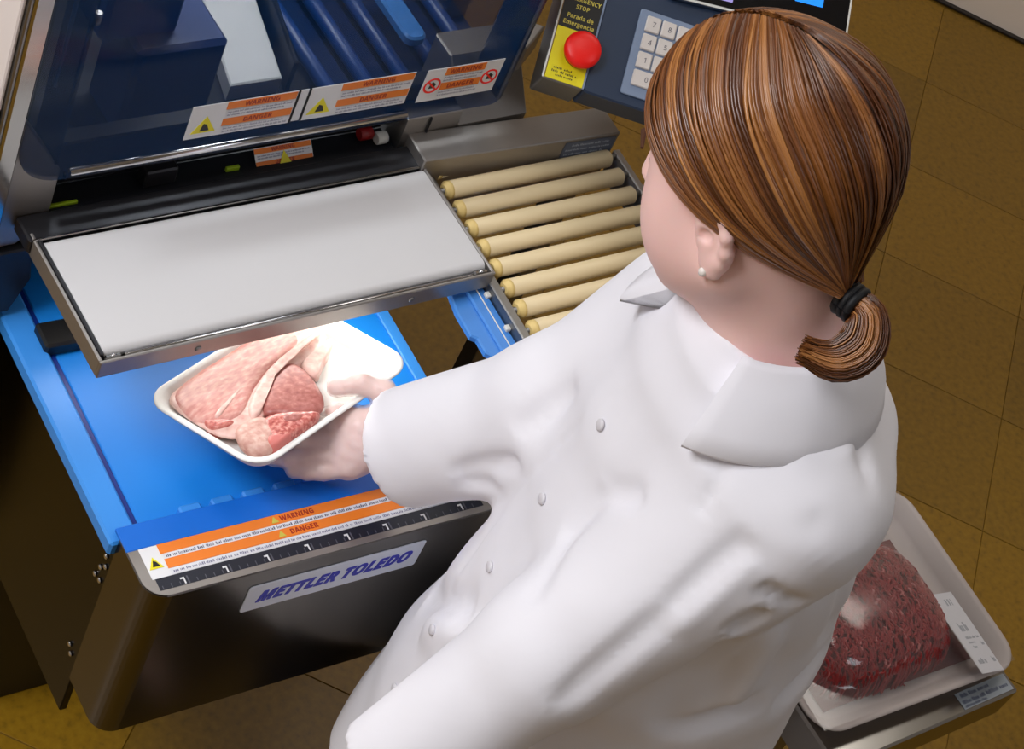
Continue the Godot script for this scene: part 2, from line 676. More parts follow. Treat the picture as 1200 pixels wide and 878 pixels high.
	mat("foam", Color(0.90, 0.90, 0.89), 0.75)
	mat("foam_shaded", Color(0.75, 0.71, 0.70), 0.6)  # white foam darkened for the shade and the film over it
	var mt := mat("loin", Color(1, 1, 1), 0.38)
	mt.albedo_texture = noise_tex(0.012, 5, ramp([0.0, Color(0.74, 0.46, 0.44), 0.35, Color(0.81, 0.55, 0.52), 0.6, Color(0.85, 0.62, 0.58), 0.78, Color(0.88, 0.70, 0.66), 1.0, Color(0.92, 0.80, 0.77)]), 512, FastNoiseLite.TYPE_SIMPLEX_SMOOTH, 11)
	mt.uv1_triplanar = true
	mt.uv1_scale = V(9, 9, 22)
	mt = mat("tenderloin", Color(1, 1, 1), 0.38)
	mt.albedo_texture = noise_tex(0.03, 5, ramp([0.0, Color(0.56, 0.28, 0.27), 0.4, Color(0.65, 0.37, 0.34), 0.7, Color(0.70, 0.43, 0.40), 1.0, Color(0.78, 0.55, 0.51)]), 256, FastNoiseLite.TYPE_SIMPLEX_SMOOTH, 12)
	mt.uv1_triplanar = true
	mt.uv1_scale = V(14, 14, 14)
	mt = mat("fat", Color(1, 1, 1), 0.4)
	mt.albedo_texture = noise_tex(0.02, 4, ramp([0.0, Color(0.80, 0.58, 0.55), 0.45, Color(0.88, 0.72, 0.68), 1.0, Color(0.93, 0.83, 0.79)]), 256, FastNoiseLite.TYPE_SIMPLEX_SMOOTH, 13)
	mt.uv1_triplanar = true
	mt.uv1_scale = V(14, 14, 14)
	mt = mat("bone", Color(1, 1, 1), 0.45)
	mt.albedo_texture = noise_tex(0.02, 4, ramp([0.0, Color(0.70, 0.47, 0.43), 0.5, Color(0.80, 0.62, 0.57), 1.0, Color(0.89, 0.77, 0.72)]), 256, FastNoiseLite.TYPE_SIMPLEX_SMOOTH, 14)
	mt.uv1_triplanar = true
	mt.uv1_scale = V(16, 16, 16)
	mt = mat("marrow", Color(1, 1, 1), 0.3)
	mt.albedo_texture = noise_tex(0.05, 4, ramp([0.0, Color(0.50, 0.16, 0.15), 0.35, Color(0.70, 0.32, 0.29), 0.6, Color(0.80, 0.50, 0.46), 1.0, Color(0.92, 0.72, 0.67)]), 256, FastNoiseLite.TYPE_SIMPLEX_SMOOTH, 15)
	mt.uv1_triplanar = true
	mt.uv1_scale = V(12, 12, 12)
	mat("red_meat", Color(0.80, 0.44, 0.41), 0.36)
	mt = mat("beef", Color(1, 1, 1), 0.45)
	mt.vertex_color_use_as_albedo = true
	var ct := mat("coat", Color(0.925, 0.92, 0.945), 0.85)
	ct.normal_enabled = true
	var nt := noise_tex(0.006, 4, null, 512, FastNoiseLite.TYPE_SIMPLEX_SMOOTH, 21)
	nt.as_normal_map = true
	nt.bump_strength = 5.0
	ct.normal_texture = nt
	ct.normal_scale = 0.5
	ct.uv1_triplanar = true
	ct.uv1_scale = V(1.6, 1.1, 1.6)
	mat("button", Color(0.84, 0.83, 0.85), 0.4)
	mat("shirt", Color(0.87, 0.72, 0.70), 0.85)
	mat("trousers", Color(0.08, 0.09, 0.13), 0.85)
	mat("shoe", Color(0.06, 0.06, 0.065), 0.5)
	var sk := mat("skin", Color(0.96, 0.79, 0.76), 0.5)
	sk.subsurf_scatter_enabled = true
	sk.subsurf_scatter_strength = 0.15
	mat("eye_white", Color(0.88, 0.87, 0.85), 0.2)
	mat("iris", Color(0.18, 0.26, 0.30), 0.2)
	mat("brow", Color(0.30, 0.17, 0.09), 0.7)
	mat("lip", Color(0.74, 0.40, 0.38), 0.45)
	mat("pearl", Color(0.93, 0.90, 0.87), 0.2)
	var hm := mat("hair", Color(1, 1, 1), 0.36)
	hm.vertex_color_use_as_albedo = true
	hm.metallic_specular = 0.6
	mat("hair_tie", Color(0.02, 0.025, 0.05), 0.6)

# ------------------------------------------------------------------ room
func ceiling_light(p: Vector3, w: float, d: float, energy: float, c: Color, label: String) -> void:
	var t := thing("ceiling_light", label, "light", p, -48.5 * DEG)
	var st := begin()
	for s in [-1, 1]:
		add_box(st, V(w + 0.06, 0.05, 0.03), at(0, 0, s * (d / 2 + 0.015)))
		add_box(st, V(0.03, 0.05, d), at(s * (w / 2 + 0.015), 0, 0))
	ob("frame", done(st), M.ceiling_white, t)
	ob("diffuser", box(-w / 2, w / 2, -0.012, 0.012, -d / 2, d / 2), M.lamp_face, t)
	var l := AreaLight3D.new()
	l.name = "area_light"
	l.area_size = Vector2(w, d)
	l.light_energy = energy
	l.light_color = c
	l.shadow_enabled = true
	l.area_range = 12.0
	l.position = V(0, -0.03, 0)
	l.rotation.x = -PI / 2
	t.add_child(l)

func room(tf: Transform3D) -> void:
	var x0 := -4.2
	var x1 := 3.2
	var z1 := 6.5
	var fl := struct("floor", box(x0 - 0.15, x1 + 0.15, -0.12, -0.0025, -0.15, z1 + 0.15), M.grout, tf)
	# vinyl tiles laid square to the far wall
	var s := 0.305
	var tm := box(-s / 2 + 0.0005, s / 2 - 0.0005, -0.0035, 0.0, -s / 2 + 0.0008, s / 2 - 0.0008, 0.0008)
	var rng := RandomNumberGenerator.new()
	rng.seed = 7
	for i in range(-9, 3):
		for j in range(0, 11):
			var p := V(i * s + 0.06, 0, (j + 0.5) * s + 0.02)
			ob("floor_tile", tm, M["tile%d" % rng.randi_range(0, 3)], fl, at(p.x, 0, p.z))
	var st := begin()   # the rest of the tiles, beyond what the picture shows
	for i in range(-14, 11):
		for j in range(0, 21):
			if i >= -9 and i < 3 and j < 11:
				continue
			add_box(st, V(s - 0.0016, 0.0035, s - 0.0016), at(i * s + 0.06, -0.00175, (j + 0.5) * s + 0.02), 0.0)
	var rest := ob("distant_floor_tiles", done(st), M.tile0, fl)
	rest.set_meta("kind", "stuff")
	struct("wall_back", box(x0 - 0.15, x1 + 0.15, 0, 3.3, -0.15, 0), M.wall_paint, tf)
	struct("baseboard_back", box(x0, x1, 0, 0.007, 0.0, 0.012), M.trim_dark, tf)
	struct("wall_left", box(x0 - 0.15, x0, 0, 3.3, 0, z1), M.wall_side, tf)
	struct("wall_right", box(x1, x1 + 0.15, 0, 3.3, 0, z1), M.wall_side, tf)
	struct("wall_front", box(x0 - 0.15, x1 + 0.15, 0, 3.3, z1, z1 + 0.15), M.wall_side, tf)
	struct("ceiling", box(x0 - 0.15, x1 + 0.15, 3.3, 3.42, -0.15, z1 + 0.15), M.ceiling_white, tf)

# ------------------------------------------------------------------ warning labels
func triangle_sign(parent: Node, xf: Transform3D, s: float) -> void:
	var o := ob("warning_triangle", prism(pv([0, -s * 0.55, s * 0.6, s * 0.5, -s * 0.6, s * 0.5]), 0, 0.0004, 0.0), M.yellow, parent, xf)
	if o.get_parent().get_parent() == self:
		ob("triangle_symbol", prism(pv([-s * 0.22, s * 0.32, s * 0.25, s * 0.32, s * 0.12, -s * 0.05, -s * 0.08, -s * 0.12]), 0.0004, 0.0007, 0.0), M.black, o)

func warning_decal(parent: Node, called: String, xf: Transform3D, w: float, h: float, tri_left := true, label := "") -> void:
	# lies in the local xz plane, facing +y, z towards the reader; two orange bands with heading, small print under each
	var d := ob(called, box(-w / 2, w / 2, 0, 0.0006, -h / 2, h / 2, 0.0), M.white_label, parent, xf)
	if label != "":
		d.set_meta("label", label)
	var tw := h * 0.85 if tri_left else 0.0
	var x0 := -w / 2 + tw
	for k in 2:
		var z0 := -h / 2 + k * h * 0.5
		ob("orange_band", box(x0, w / 2 - 0.001, 0.0004, 0.0010, z0 + 0.0008, z0 + h * 0.23, 0.0), M.orange, d)
		var lb := Transform3D(FLATUP, V((x0 + w / 2) / 2, 0.0010, z0 + h * 0.12))
		ob("heading", letters("WARNING" if k == 0 else "DANGER", h * 0.13, 0.0003), M.orange_text, d, lb)
		ob("small_print", sheet(w / 2 - x0 - 0.004, h * 0.2), M["print_a" if k == 0 else "print_b"], d, Transform3D(FLATUP, V((x0 + w / 2) / 2, 0.0012, z0 + h * 0.36)))
	if tri_left:
		ob("warning_triangle", prism(pv([0, -h * 0.27, h * 0.3, h * 0.22, -h * 0.3, h * 0.22]), 0.0004, 0.0011, 0.0), M.yellow, d, at(-w / 2 + tw * 0.5, 0, h * 0.12))
		ob("triangle_symbol", prism(pv([-h * 0.1, h * 0.16, h * 0.13, h * 0.16, h * 0.05, -h * 0.02, -h * 0.04, -h * 0.06]), 0.0011, 0.0014, 0.0), M.black, d, at(-w / 2 + tw * 0.5, 0, h * 0.12))

# ------------------------------------------------------------------ infeed station in front: blue bed, folded steel housing
func infeed_station() -> void:
	tex_mat("print_a", print_rows(512, 48, Color(0.86, 0.86, 0.88), Color(0.36, 0.36, 0.46), [[6, 20, 6, 500], [28, 42, 6, 440]], 3))
	tex_mat("print_b", print_rows(512, 48, Color(0.86, 0.86, 0.88), Color(0.42, 0.42, 0.52), [[6, 20, 6, 470], [28, 42, 6, 500]], 4))
	tex_mat("print_line", print_rows(1024, 36, Color(0.86, 0.86, 0.88), Color(0.28, 0.28, 0.38), [[8, 28, 8, 1010]], 5))
	tex_mat("print_line_b", print_rows(1024, 28, Color(0.86, 0.86, 0.88), Color(0.40, 0.40, 0.52), [[8, 21, 8, 1010]], 6))
	var t := thing("infeed_station", "steel infeed station with blue bed and orange warning strip along its front edge", "infeed station", V(0, 0.85, 0), -1.9 * DEG)
	# housing: hollow folded sheet with one rounded front corner on each side
	var st := begin()
	var outl := round_rect(0, 0.462, -0.080, 0, [0, 0, 0.026, 0.026], 8)
	add_prism(st, outl, -0.282, 0.0, 0.0016)
	ob("front_housing", done(st), M.steel_shell, t)
	ob("top_flange", prism(round_rect(0.0012, 0.461, -0.0622, -0.0012, [0, 0, 0.025, 0.025], 8), -0.0005, 0.0004, 0.0002), M.steel_satin, t)  # lighter skin, standing in for the ceiling mirrored in the housing top
	# side panels of the base behind the housing
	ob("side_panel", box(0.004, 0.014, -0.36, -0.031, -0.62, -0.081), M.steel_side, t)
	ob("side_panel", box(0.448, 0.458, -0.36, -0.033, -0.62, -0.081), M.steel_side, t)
	ob("pedestal", box(0.06, 0.40, -0.85, -0.34, -0.62, -0.36), M.steel_dark, t)
	for p in [[0.004, -0.030, -0.10], [0.004, -0.055, -0.095], [0.004, -0.068, -0.090], [0.004, -0.080, -0.098], [0.004, -0.097, -0.092], [0.004, -0.10, -0.103], [0.004, -0.03, -0.245], [0.004, -0.245, -0.103], [0.004, -0.255, -0.096]]:
		ob("bolt", lathe([Vector2(0, 0), Vector2(0.0035, 0), Vector2(0.0035, 0.0018), Vector2(0.0022, 0.003), Vector2(0, 0.0032)], 10), M.chrome, t, Transform3D(Basis(V(0, 0, 1), PI / 2), V(p[0], p[1], p[2])))
	# bed: left rail, groove, sunken plate with upturned front lip
	ob("side_rail", box(-0.008, 0.026, -0.03, -0.008, -0.60, -0.0805, 0.003), M.blue_light, t)
	ob("rail_groove", box(0.0262, 0.0338, -0.03, -0.0155, -0.60, -0.0805, 0.0008), M.blue_groove, t)
	st = begin()
	add_prism(st, round_rect(0.034, 0.452, -0.60, -0.094, [0, 0, 0.004, 0.012], 4), -0.032, -0.016, 0.002)
	ob("bed", done(st), M.blue_plastic, t)
	ob("bed_edge", box(0.436, 0.452, -0.0165, -0.012, -0.60, -0.094, 0.002), M.blue_light, t)
	ob("front_lip", box(0.0005, 0.452, -0.004, 0.0012, -0.0938, -0.062, 0.001), M.blue_deep, t)
	ob("bed_front_wall", box(0.034, 0.452, -0.030, -0.004, -0.0938, -0.0808, 0.001), M.blue_deep, t)
	for i in 8:
		ob("bed_stop", box(0.080 + i * 0.0385, 0.106 + i * 0.0385, -0.018, -0.0055, -0.106, -0.0945, 0.0022), M.blue_light, t)
	# warning strip
	var d := ob("warning_strip", box(0.013, 0.40, 0.0, 0.0008, -0.0622, -0.0232, 0.0), M.white_label, t)
	ob("orange_band", box(0.034, 0.3985, 0.0006, 0.0013, -0.0622, -0.0502, 0.0), M.orange, d)
	ob("orange_band", box(0.035, 0.3985, 0.0006, 0.0013, -0.0434, -0.0316, 0.0), M.orange, d)
	ob("small_print", sheet(0.362, 0.0066), M.print_line, d, Transform3D(FLATUP, V(0.217, 0.0012, -0.0468)))
	ob("small_print", sheet(0.362, 0.0072), M.print_line_b, d, Transform3D(FLATUP, V(0.217, 0.0012, -0.0275)))
	for k in 2:
		var z := -0.0562 if k == 0 else -0.0375
		ob("heading", letters("WARNING" if k == 0 else "DANGER", 0.0062, 0.0004), M.orange_text, d, Transform3D(FLATUP, V(0.2, 0.0013, z)))
		ob("warning_triangle", prism(pv([0, -0.0042, 0.0046, 0.0038, -0.0046, 0.0038]), 0.0013, 0.0017, 0.0), M.yellow_print, d, at(0.172, 0, z))
	ob("warning_triangle", prism(pv([0, -0.0075, 0.0082, 0.0068, -0.0082, 0.0068]), 0.0008, 0.0014, 0.0), M.yellow, d, at(0.0232, 0, -0.0415))
	ob("triangle_symbol", prism(pv([-0.0038, 0.0045, 0.0045, 0.0045, 0.002, -0.001, -0.001, -0.003]), 0.0014, 0.0018, 0.0), M.black, d, at(0.0232, 0, -0.0415))
	# ruler under it
	var r := ob("ruler", box(0.016, 0.42, 0.0, 0.0007, -0.0232, -0.0085, 0.0), M.ruler_navy, t)
	st = begin()
	for i in 40:
		var x := 0.020 + i * 0.00992
		var big := i % 5 == 3
		add_box(st, V(0.0016 if big else 0.0009, 0.0004, 0.0095 if big else (0.0052 if i % 2 else 0.004)), at(x, 0.0008, -0.0136 if big else -0.0115), 0.0)
	ob("tick_marks", done(st), M.grey_text, r).set_meta("kind", "stuff")
	var mk := begin()
	add_box(mk, V(0.0016, 0.0004, 0.008), at(0.0018, 0.0009, -0.0135), 0.0)
	add_box(mk, V(0.0045, 0.0004, 0.002), at(0, 0.0009, -0.0165), 0.0)
	var mm := done(mk)
	for i in 8:
		ob("main_mark", mm, M.white_label, r, at(0.0437 + i * 0.0496, 0, 0))
	# nameplate on the front face
	var n := ob("nameplate", prism(round_rect(0.124, 0.349, 0.0272, 0.0775, [0.004, 0.004, 0.004, 0.004], 4), 0.0, 0.0015, 0.0004, Transform3D(Basis(V(1, 0, 0), V(0, 0, 1), V(0, -1, 0)), V(0, 0, 0.0))), M.plate_silver, t)
	ob("lettering", letters("METTLER TOLEDO", 0.0190, 0.0006, 0.30, 800, 0.86), M.logo_blue, n, at(0.2375, -0.0530, 0.0015))
	# sensor block at the back of the bed
	var sb := ob("sensor_block", box(0.020, 0.066, -0.016, 0.004, -0.372, -0.336, 0.003), M.black, t)
	for i in 3:
		ob("screw", lathe([Vector2(0, 0), Vector2(0.0035, 0), Vector2(0.0035, 0.002), Vector2(0, 0.0025)], 8), M.chrome, sb, at(0.060, 0.004, -0.366 + i * 0.012))

# ------------------------------------------------------------------ belt conveyor above the bed
func belt_conveyor() -> void:
	var t := thing("belt_conveyor", "white flat belt in a steel frame above the blue infeed bed", "conveyor", V(0, 0.98, 0))
	var st := begin()
	add_box(st, V(0.4976, 0.0254, 0.004), at(0.2488, 0.0127, -0.198))
	add_box(st, V(0.004, 0.0254, 0.178), at(0.002, 0.0127, -0.288))
	add_box(st, V(0.004, 0.0254, 0.178), at(0.4956, 0.0127, -0.288))
	add_box(st, V(0.49, 0.002, 0.178), at(0.2488, 0.001, -0.288))
	ob("frame", done(st), M.steel_satin, t)
	st = begin()
	add_box(st, V(0.004, 0.012, 0.16), at(0.0062, 0.021, -0.285))
	ob("edge_strip", done(st), M.steel_dark, t)
	ob("rear_bar", box(-0.004, 0.502, 0.004, 0.0245, -0.403, -0.3665, 0.002), M.steel_dark, t)
	ob("rear_trim", box(0.0, 0.497, 0.0235, 0.0258, -0.3682, -0.3652, 0.0006), M.steel, t)
	# belt loop: rounded at both ends
	var prof := []
	var z0 := -0.364
	var z1 := -0.2085
	var r := 0.009
	for i in 9:
		var a := -PI / 2 + PI * i / 8
		prof.append(Vector2(z1 - r + cos(a) * r, 0.0175 + sin(a) * r))
	for i in 9:
		var a := PI / 2 + PI * i / 8
		prof.append(Vector2(z0 + r + cos(a) * r, 0.0175 + sin(a) * r))
	st = begin()
	st.set_smooth_group(0)
	var xs := [0.0085, 0.491]
	for i in prof.size():
		var p: Vector2 = prof[i]
		var q: Vector2 = prof[(i + 1) % prof.size()]
		quad(st, V(xs[0], p.y, p.x), V(xs[1], p.y, p.x), V(xs[1], q.y, q.x), V(xs[0], q.y, q.x))
	st.set_smooth_group(1)
	for i in range(1, prof.size() - 1):
		var p0: Vector2 = prof[0]
		var p: Vector2 = prof[i]
		var q: Vector2 = prof[i + 1]
		tri(st, V(xs[1], p0.y, p0.x), V(xs[1], q.y, q.x), V(xs[1], p.y, p.x))
		tri(st, V(xs[0], p0.y, p0.x), V(xs[0], p.y, p.x), V(xs[0], q.y, q.x))
	ob("belt", done(st), M.belt_white, t)
	ob("nose_bar", rod(V(0.032, 0.019, -0.2045), V(0.478, 0.019, -0.2045), 0.0024), M.chrome, t)
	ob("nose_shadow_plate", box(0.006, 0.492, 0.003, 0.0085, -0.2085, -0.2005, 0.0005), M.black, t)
	for s in [0, 1]:
		var x := 0.018 if s == 0 else 0.482
		var b := ob("bar_bracket", box(x - 0.010, x + 0.010, 0.008, 0.0235, -0.2078, -0.2005, 0.003), M.steel, t)
		ob("bracket_screw", lathe([Vector2(0, 0), Vector2(0.0028, 0), Vector2(0.0028, 0.0015), Vector2(0, 0.002)], 8), M.chrome, b, at(x, 0.0235, -0.204))
	for x in [0.115, 0.385]:
		ob("lip_screw", lathe([Vector2(0, 0), Vector2(0.004, 0), Vector2(0.004, 0.001), Vector2(0.0025, 0.002), Vector2(0, 0.0022)], 10), M.steel_dull, t, Transform3D(Basis(V(1, 0, 0), PI / 2), V(x, 0.012, -0.196)))
	# lamp under the frame, lighting the tray for the size scanner
	var l := thing("scanner_lamp", "small square lamp fixed under the steel frame of the white belt", "lamp", V(0.372, 0.965, -0.240))
	ob("housing", box(-0.03, 0.03, 0.0, 0.0145, -0.03, 0.03), M.black, l)
	ob("lens", box(-0.024, 0.024, -0.003, 0.0, -0.024, 0.024), M.lamp_face, l)
	var a := AreaLight3D.new()
	a.name = "lamp_light"
	a.area_size = Vector2(0.046, 0.046)
	a.light_energy = 0.027
	a.light_color = Color(1.0, 0.97, 0.93)
	a.shadow_enabled = true
	a.area_range = 8.0
	a.position = V(0, -0.006, 0)
	a.rotation.x = -PI / 2
	l.add_child(a)
	# strip lamp at the back of the bed, shining forwards under the frame
	var sl := thing("strip_lamp", "long strip lamp at the back of the blue bed under the white belt", "lamp", V(0.235, 0.955, -0.385))
	sl.rotation.x = -0.45
	ob("housing", box(-0.2, 0.2, -0.012, 0.016, -0.014, 0.0, 0.002), M.black, sl)
	ob("lens", box(-0.195, 0.195, -0.010, 0.014, 0.0, 0.003, 0.001), M.lamp_face, sl)
	var b := AreaLight3D.new()
	b.name = "strip_light"
	b.area_size = Vector2(0.38, 0.022)
	b.light_energy = 0.075
	b.light_color = Color(1.0, 0.98, 0.95)
	b.shadow_enabled = true
	b.area_range = 8.0
	b.position = V(0, 0.002, 0.006)
	b.rotation.y = PI
	sl.add_child(b)

# ------------------------------------------------------------------ roller conveyor on the right
func roller_conveyor() -> void:
	var t := thing("roller_conveyor", "outfeed table of beige rollers with steel end box, right of the white belt", "conveyor", V(0.519, 0.985, -0.3405), -2.6 * DEG)
	var m := rod(V(0, 0, 0), V(0.2495, 0, 0), 0.0113, 16, 0.003)
	var e := rod(V(-0.003, 0, 0), V(0.010, 0, 0), 0.01145, 16, 0.004)
	var ax := rod(V(-0.016, 0, 0), V(0.264, 0, 0), 0.004, 8)
	for k in range(-1, 11):
		var xf := Transform3D(Basis(Vector3.UP, 2.6 * DEG), V(0, 0, k * 0.0311))
		var r := ob("roller", m, M.roller_beige, t, xf)
		ob("end_cap", e, M.roller_end, r)
		ob("axle", ax, M.steel_dull, r)
	ob("left_rail", box(-0.018, -0.006, -0.045, 0.004, -0.02, 0.335), M.steel_dull, t)
	var st := begin()
	add_box(st, V(0.010, 0.045, 0.355), at(0.264, -0.018, 0.1575))
	ob("right_rail", done(st), M.steel_satin, t)
	ob("knob", lathe([Vector2(0, 0), Vector2(0.008, 0), Vector2(0.008, 0.012), Vector2(0.005, 0.015), Vector2(0, 0.0152)], 12), M.black, t, Transform3D(Basis(V(0, 0, 1), -PI / 2), V(0.270, -0.012, 0.04)))
	# blue guard plates along the left rail
	ob("guard_plate", box(-0.042, -0.018, -0.018, -0.010, 0.12, 0.335, 0.002), M.blue_guard, t)
	ob("guard_edge", box(-0.030, -0.0285, -0.010, -0.0085, 0.12, 0.335, 0.0005), M.line_white, t)
	ob("guard_flap", prism(pv([-0.060, 0.13, -0.040, 0.13, -0.040, 0.232, -0.052, 0.236, -0.060, 0.226, -0.060, 0.205, -0.066, 0.200, -0.066, 0.165]), -0.024, -0.014, 0.002), M.blue_guard, t)
	for i in 4:
		ob("guard_clip", box(-0.024, -0.0175, -0.0105, -0.005, 0.15 + i * 0.05, 0.158 + i * 0.05, 0.001), M.line_white, t)
	# steel end box with data label
	var b := ob("end_box", box(-0.030, 0.2575, -0.06, 0.035, -0.066, -0.0205, 0.0015), M.steel_satin, t)
	var tx := print_rows(192, 96, Color(0.34, 0.38, 0.46), Color(0.66, 0.70, 0.76), [[12, 22, 30, 170], [34, 42, 12, 180], [52, 62, 12, 160], [72, 82, 12, 120]], 9)
	ob("data_label", sheet(0.078, 0.036), tex_mat("data_label", tx), b, at(0.2145, 0.012, -0.0200))
	for x in [0.01, 0.235]:
		ob("support_leg", box(x - 0.015, x + 0.015, -0.98, -0.06, -0.06, -0.03), M.steel_dull, t)

# ------------------------------------------------------------------ wrapping machine behind: column, visor, inner conveyor
var wm_t: Node3D
var wm_w: Transform3D
func wm(called: String, m: Mesh, material: Material) -> MeshInstance3D:
	return ob(called, m, material, wm_t, wm_w)

func wrapping_machine() -> void:
	var t := thing("wrapping_machine", "tall wrapping machine with blue tinted visor between steel columns, behind the white belt", "wrapping machine", V(0.29, 0, -0.7))
	var w := at(-0.29, 0, 0.7)   # parts below are given in room coordinates
	wm_t = t
	wm_w = w
	wm("column", box(-0.044, -0.021, 0.945, 1.55, -0.455, -0.398, 0.003), M.steel)
	wm("column_edge", box(-0.049, -0.044, 0.945, 1.55, -0.45, -0.399, 0.002), M.steel_dull)
	wm("column_foot", prism(pv([-0.05, -1.16, -0.02, -1.15, 0.036, -1.064, 0.036, -0.985, 0.004, -0.955, -0.05, -0.955]), -0.432, -0.4045, 0.0015, Transform3D(Basis(V(1, 0, 0), V(0, 0, 1), V(0, -1, 0)), Vector3.ZERO)), M.steel_satin)
	wm("column_leg", prism(pv([-0.05, -0.954, 0.022, -0.954, 0.030, -0.90, 0.012, -0.85, -0.05, -0.85]), -0.43, -0.396, 0.002, Transform3D(Basis(V(1, 0, 0), V(0, 0, 1), V(0, -1, 0)), Vector3.ZERO)), M.steel_dark)
	var sc := wm("side_cover", box(-0.0545, -0.049, 1.17, 1.55, -1.05, -0.404, 0.002), M.cover_white)
	ob("cover_latch", box(-0.0605, -0.0545, 1.185, 1.20, -0.44, -0.412, 0.002), M.chrome, sc)
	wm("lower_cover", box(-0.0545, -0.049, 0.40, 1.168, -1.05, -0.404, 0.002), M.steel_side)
	wm("right_column", box(0.66, 0.70, 0.9, 1.55, -1.05, -0.60, 0.003), M.steel)
	wm("back_panel", box(-0.03, 0.70, 0.40, 1.55, -1.07, -1.05, 0.002), M.interior)
	wm("base_cabinet", box(-0.03, 0.66, 0.06, 0.90, -1.05, -0.64, 0.003), M.steel_dull)
	for x in [0.02, 0.61]:
		for z in [-1.0, -0.69]:
			wm("foot", rod(V(x, 0, z), V(x, 0.07, z), 0.022), M.black)
	wm("roof", box(-0.052, 0.70, 1.55, 1.58, -1.07, -0.398, 0.003), M.steel)
	wm("deck", box(-0.028, 0.66, 0.90, 0.985, -1.05, -0.43, 0.003), M.interior)
	# dark well between belt and visor
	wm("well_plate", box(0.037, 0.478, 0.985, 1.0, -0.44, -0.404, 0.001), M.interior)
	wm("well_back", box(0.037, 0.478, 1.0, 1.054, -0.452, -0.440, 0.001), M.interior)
	wm("green_strip", box(0.035, 0.07, 1.0, 1.004, -0.412, -0.408, 0.0005), M.lime)
	wm("yellow_tag", box(0.255, 0.272, 1.0, 1.006, -0.418, -0.414, 0.0005), M.lime)
	wm("red_roller", rod(V(0.435, 1.012, -0.425), V(0.452, 1.012, -0.425), 0.008), M.red_dark)
	wm("white_roller", rod(V(0.456, 1.008, -0.418), V(0.470, 1.008, -0.418), 0.008), M.line_white)
	wm("sensor_box", box(0.15, 0.19, 1.0, 1.025, -0.43, -0.412, 0.002), M.steel_dark)
	var wd := Transform3D(Basis(V(1, 0, 0), 42 * DEG), V(0.333, 1.003, -0.419)) 
	warning_decal(t, "inner_decal", w * wd, 0.076, 0.030, false, "small warning label with two orange bands and a yellow triangle")
	var idl := t.get_node("inner_decal")
	ob("warning_triangle", prism(pv([0, -0.010, 0.010, 0.009, -0.010, 0.009]), 0.0012, 0.0018, 0.0), M.yellow, idl, at(0.0, 0, 0.002))
	# double rail under the visor
	wm("visor_rail", rod(V(0.045, 1.0625, -0.402), V(0.47, 1.0625, -0.402), 0.0052), M.chrome)
	wm("visor_rail", rod(V(0.045, 1.0495, -0.409), V(0.47, 1.0495, -0.409), 0.0045), M.steel_dark)
	# visor: sheet with rounded lower corners, returns bent backwards on both sides
	var up := Transform3D(Basis(V(1, 0, 0), V(0, 0, 1), V(0, -1, 0)), Vector3.ZERO)   # xz outline stood upright
	var v := wm("visor", prism(round_rect(-0.0195, 0.6055, -1.50, -1.055, [0, 0, 0.016, 0.055], 8), -0.403, -0.3995, 0.0008, up), M.visor)
	ob("visor_return", box(0.026, 0.030, 1.075, 1.50, -0.455, -0.4035, 0.001), M.visor, v)
	ob("visor_return", box(0.5985, 0.602, 1.075, 1.50, -0.455, -0.4035, 0.001), M.visor, v)
	ob("visor_rod", rod(V(0.006, 1.19, -0.408), V(0.006, 1.50, -0.408), 0.0028), M.visor_edge_glint, v)  # clear edge trim, its glints put into the pale colour
	ob("visor_rod", rod(V(0.028, 1.16, -0.409), V(0.028, 1.50, -0.409), 0.0020), M.visor_edge_glint, v)
	ob("visor_hinge", rod(V(0.034, 1.27, -0.409), V(0.034, 1.285, -0.409), 0.0045), M.chrome, v)
	var face := Basis(V(1, 0, 0), V(0, 0, 1), V(0, -1, 0))   # decal plane stood upright, facing +z
	warning_decal(v, "warning_decal", Transform3D(face, V(0.2365, 1.1110, -0.3994)), 0.130, 0.050, true)
	warning_decal(v, "warning_decal", Transform3D(face, V(0.3865, 1.1110, -0.3994)), 0.140, 0.050, true)
	var pc := ob("plain_decal", box(0.3045, 0.3150, 1.0875, 1.1360, -0.3995, -0.3988, 0.0), M.white_label, v)
	ob("decal_loop", rod(V(0.3028, 1.087, -0.398), V(0.3028, 1.138, -0.398), 0.0011, 6), M.black, pc)
	ob("decal_loop", rod(V(0.3165, 1.087, -0.398), V(0.3165, 1.138, -0.398), 0.0011, 6), M.black, pc)
	# right decal with two prohibition signs
	var rd := ob("prohibition_decal", box(0.4735, 0.5820, 1.083, 1.1345, -0.3995, -0.3988, 0.0), M.white_label, v)
	rd.set_meta("label", "white label with two round red prohibition signs and orange bands")
	for k in 2:
		ob("orange_band", box(0.500, 0.556, 1.1225 - k * 0.0235, 1.1335 - k * 0.0235, -0.3989, -0.3983, 0.0), M.orange, rd)
		ob("heading", letters("WARNING" if k == 0 else "DANGER", 0.0068, 0.0003), M.orange_text, rd, at(0.528, 1.128 - k * 0.0235, -0.3983))
		ob("small_print", sheet(0.056, 0.0105), M["print_a" if k == 0 else "print_b"], rd, at(0.528, 1.1165 - k * 0.0235, -0.3984))
		var cx: float = 0.4875 if k == 0 else 0.5685
		var ring := begin()
		var pts := []
		for i in 21:
			var a := TAU * i / 20
			pts.append(V(cx + cos(a) * 0.0105, 1.108 + sin(a) * 0.0105, -0.3986))
		add_tube(ring, pts, [0.0014], 6, 0.5, V(0, 0, 1))
		add_tube(ring, [V(cx - 0.0072, 1.1152, -0.3985), V(cx + 0.0072, 1.1008, -0.3985)], [0.0013], 6, 0.5, V(0, 0, 1))
		ob("prohibition_sign", done(ring), M.red_button, rd)
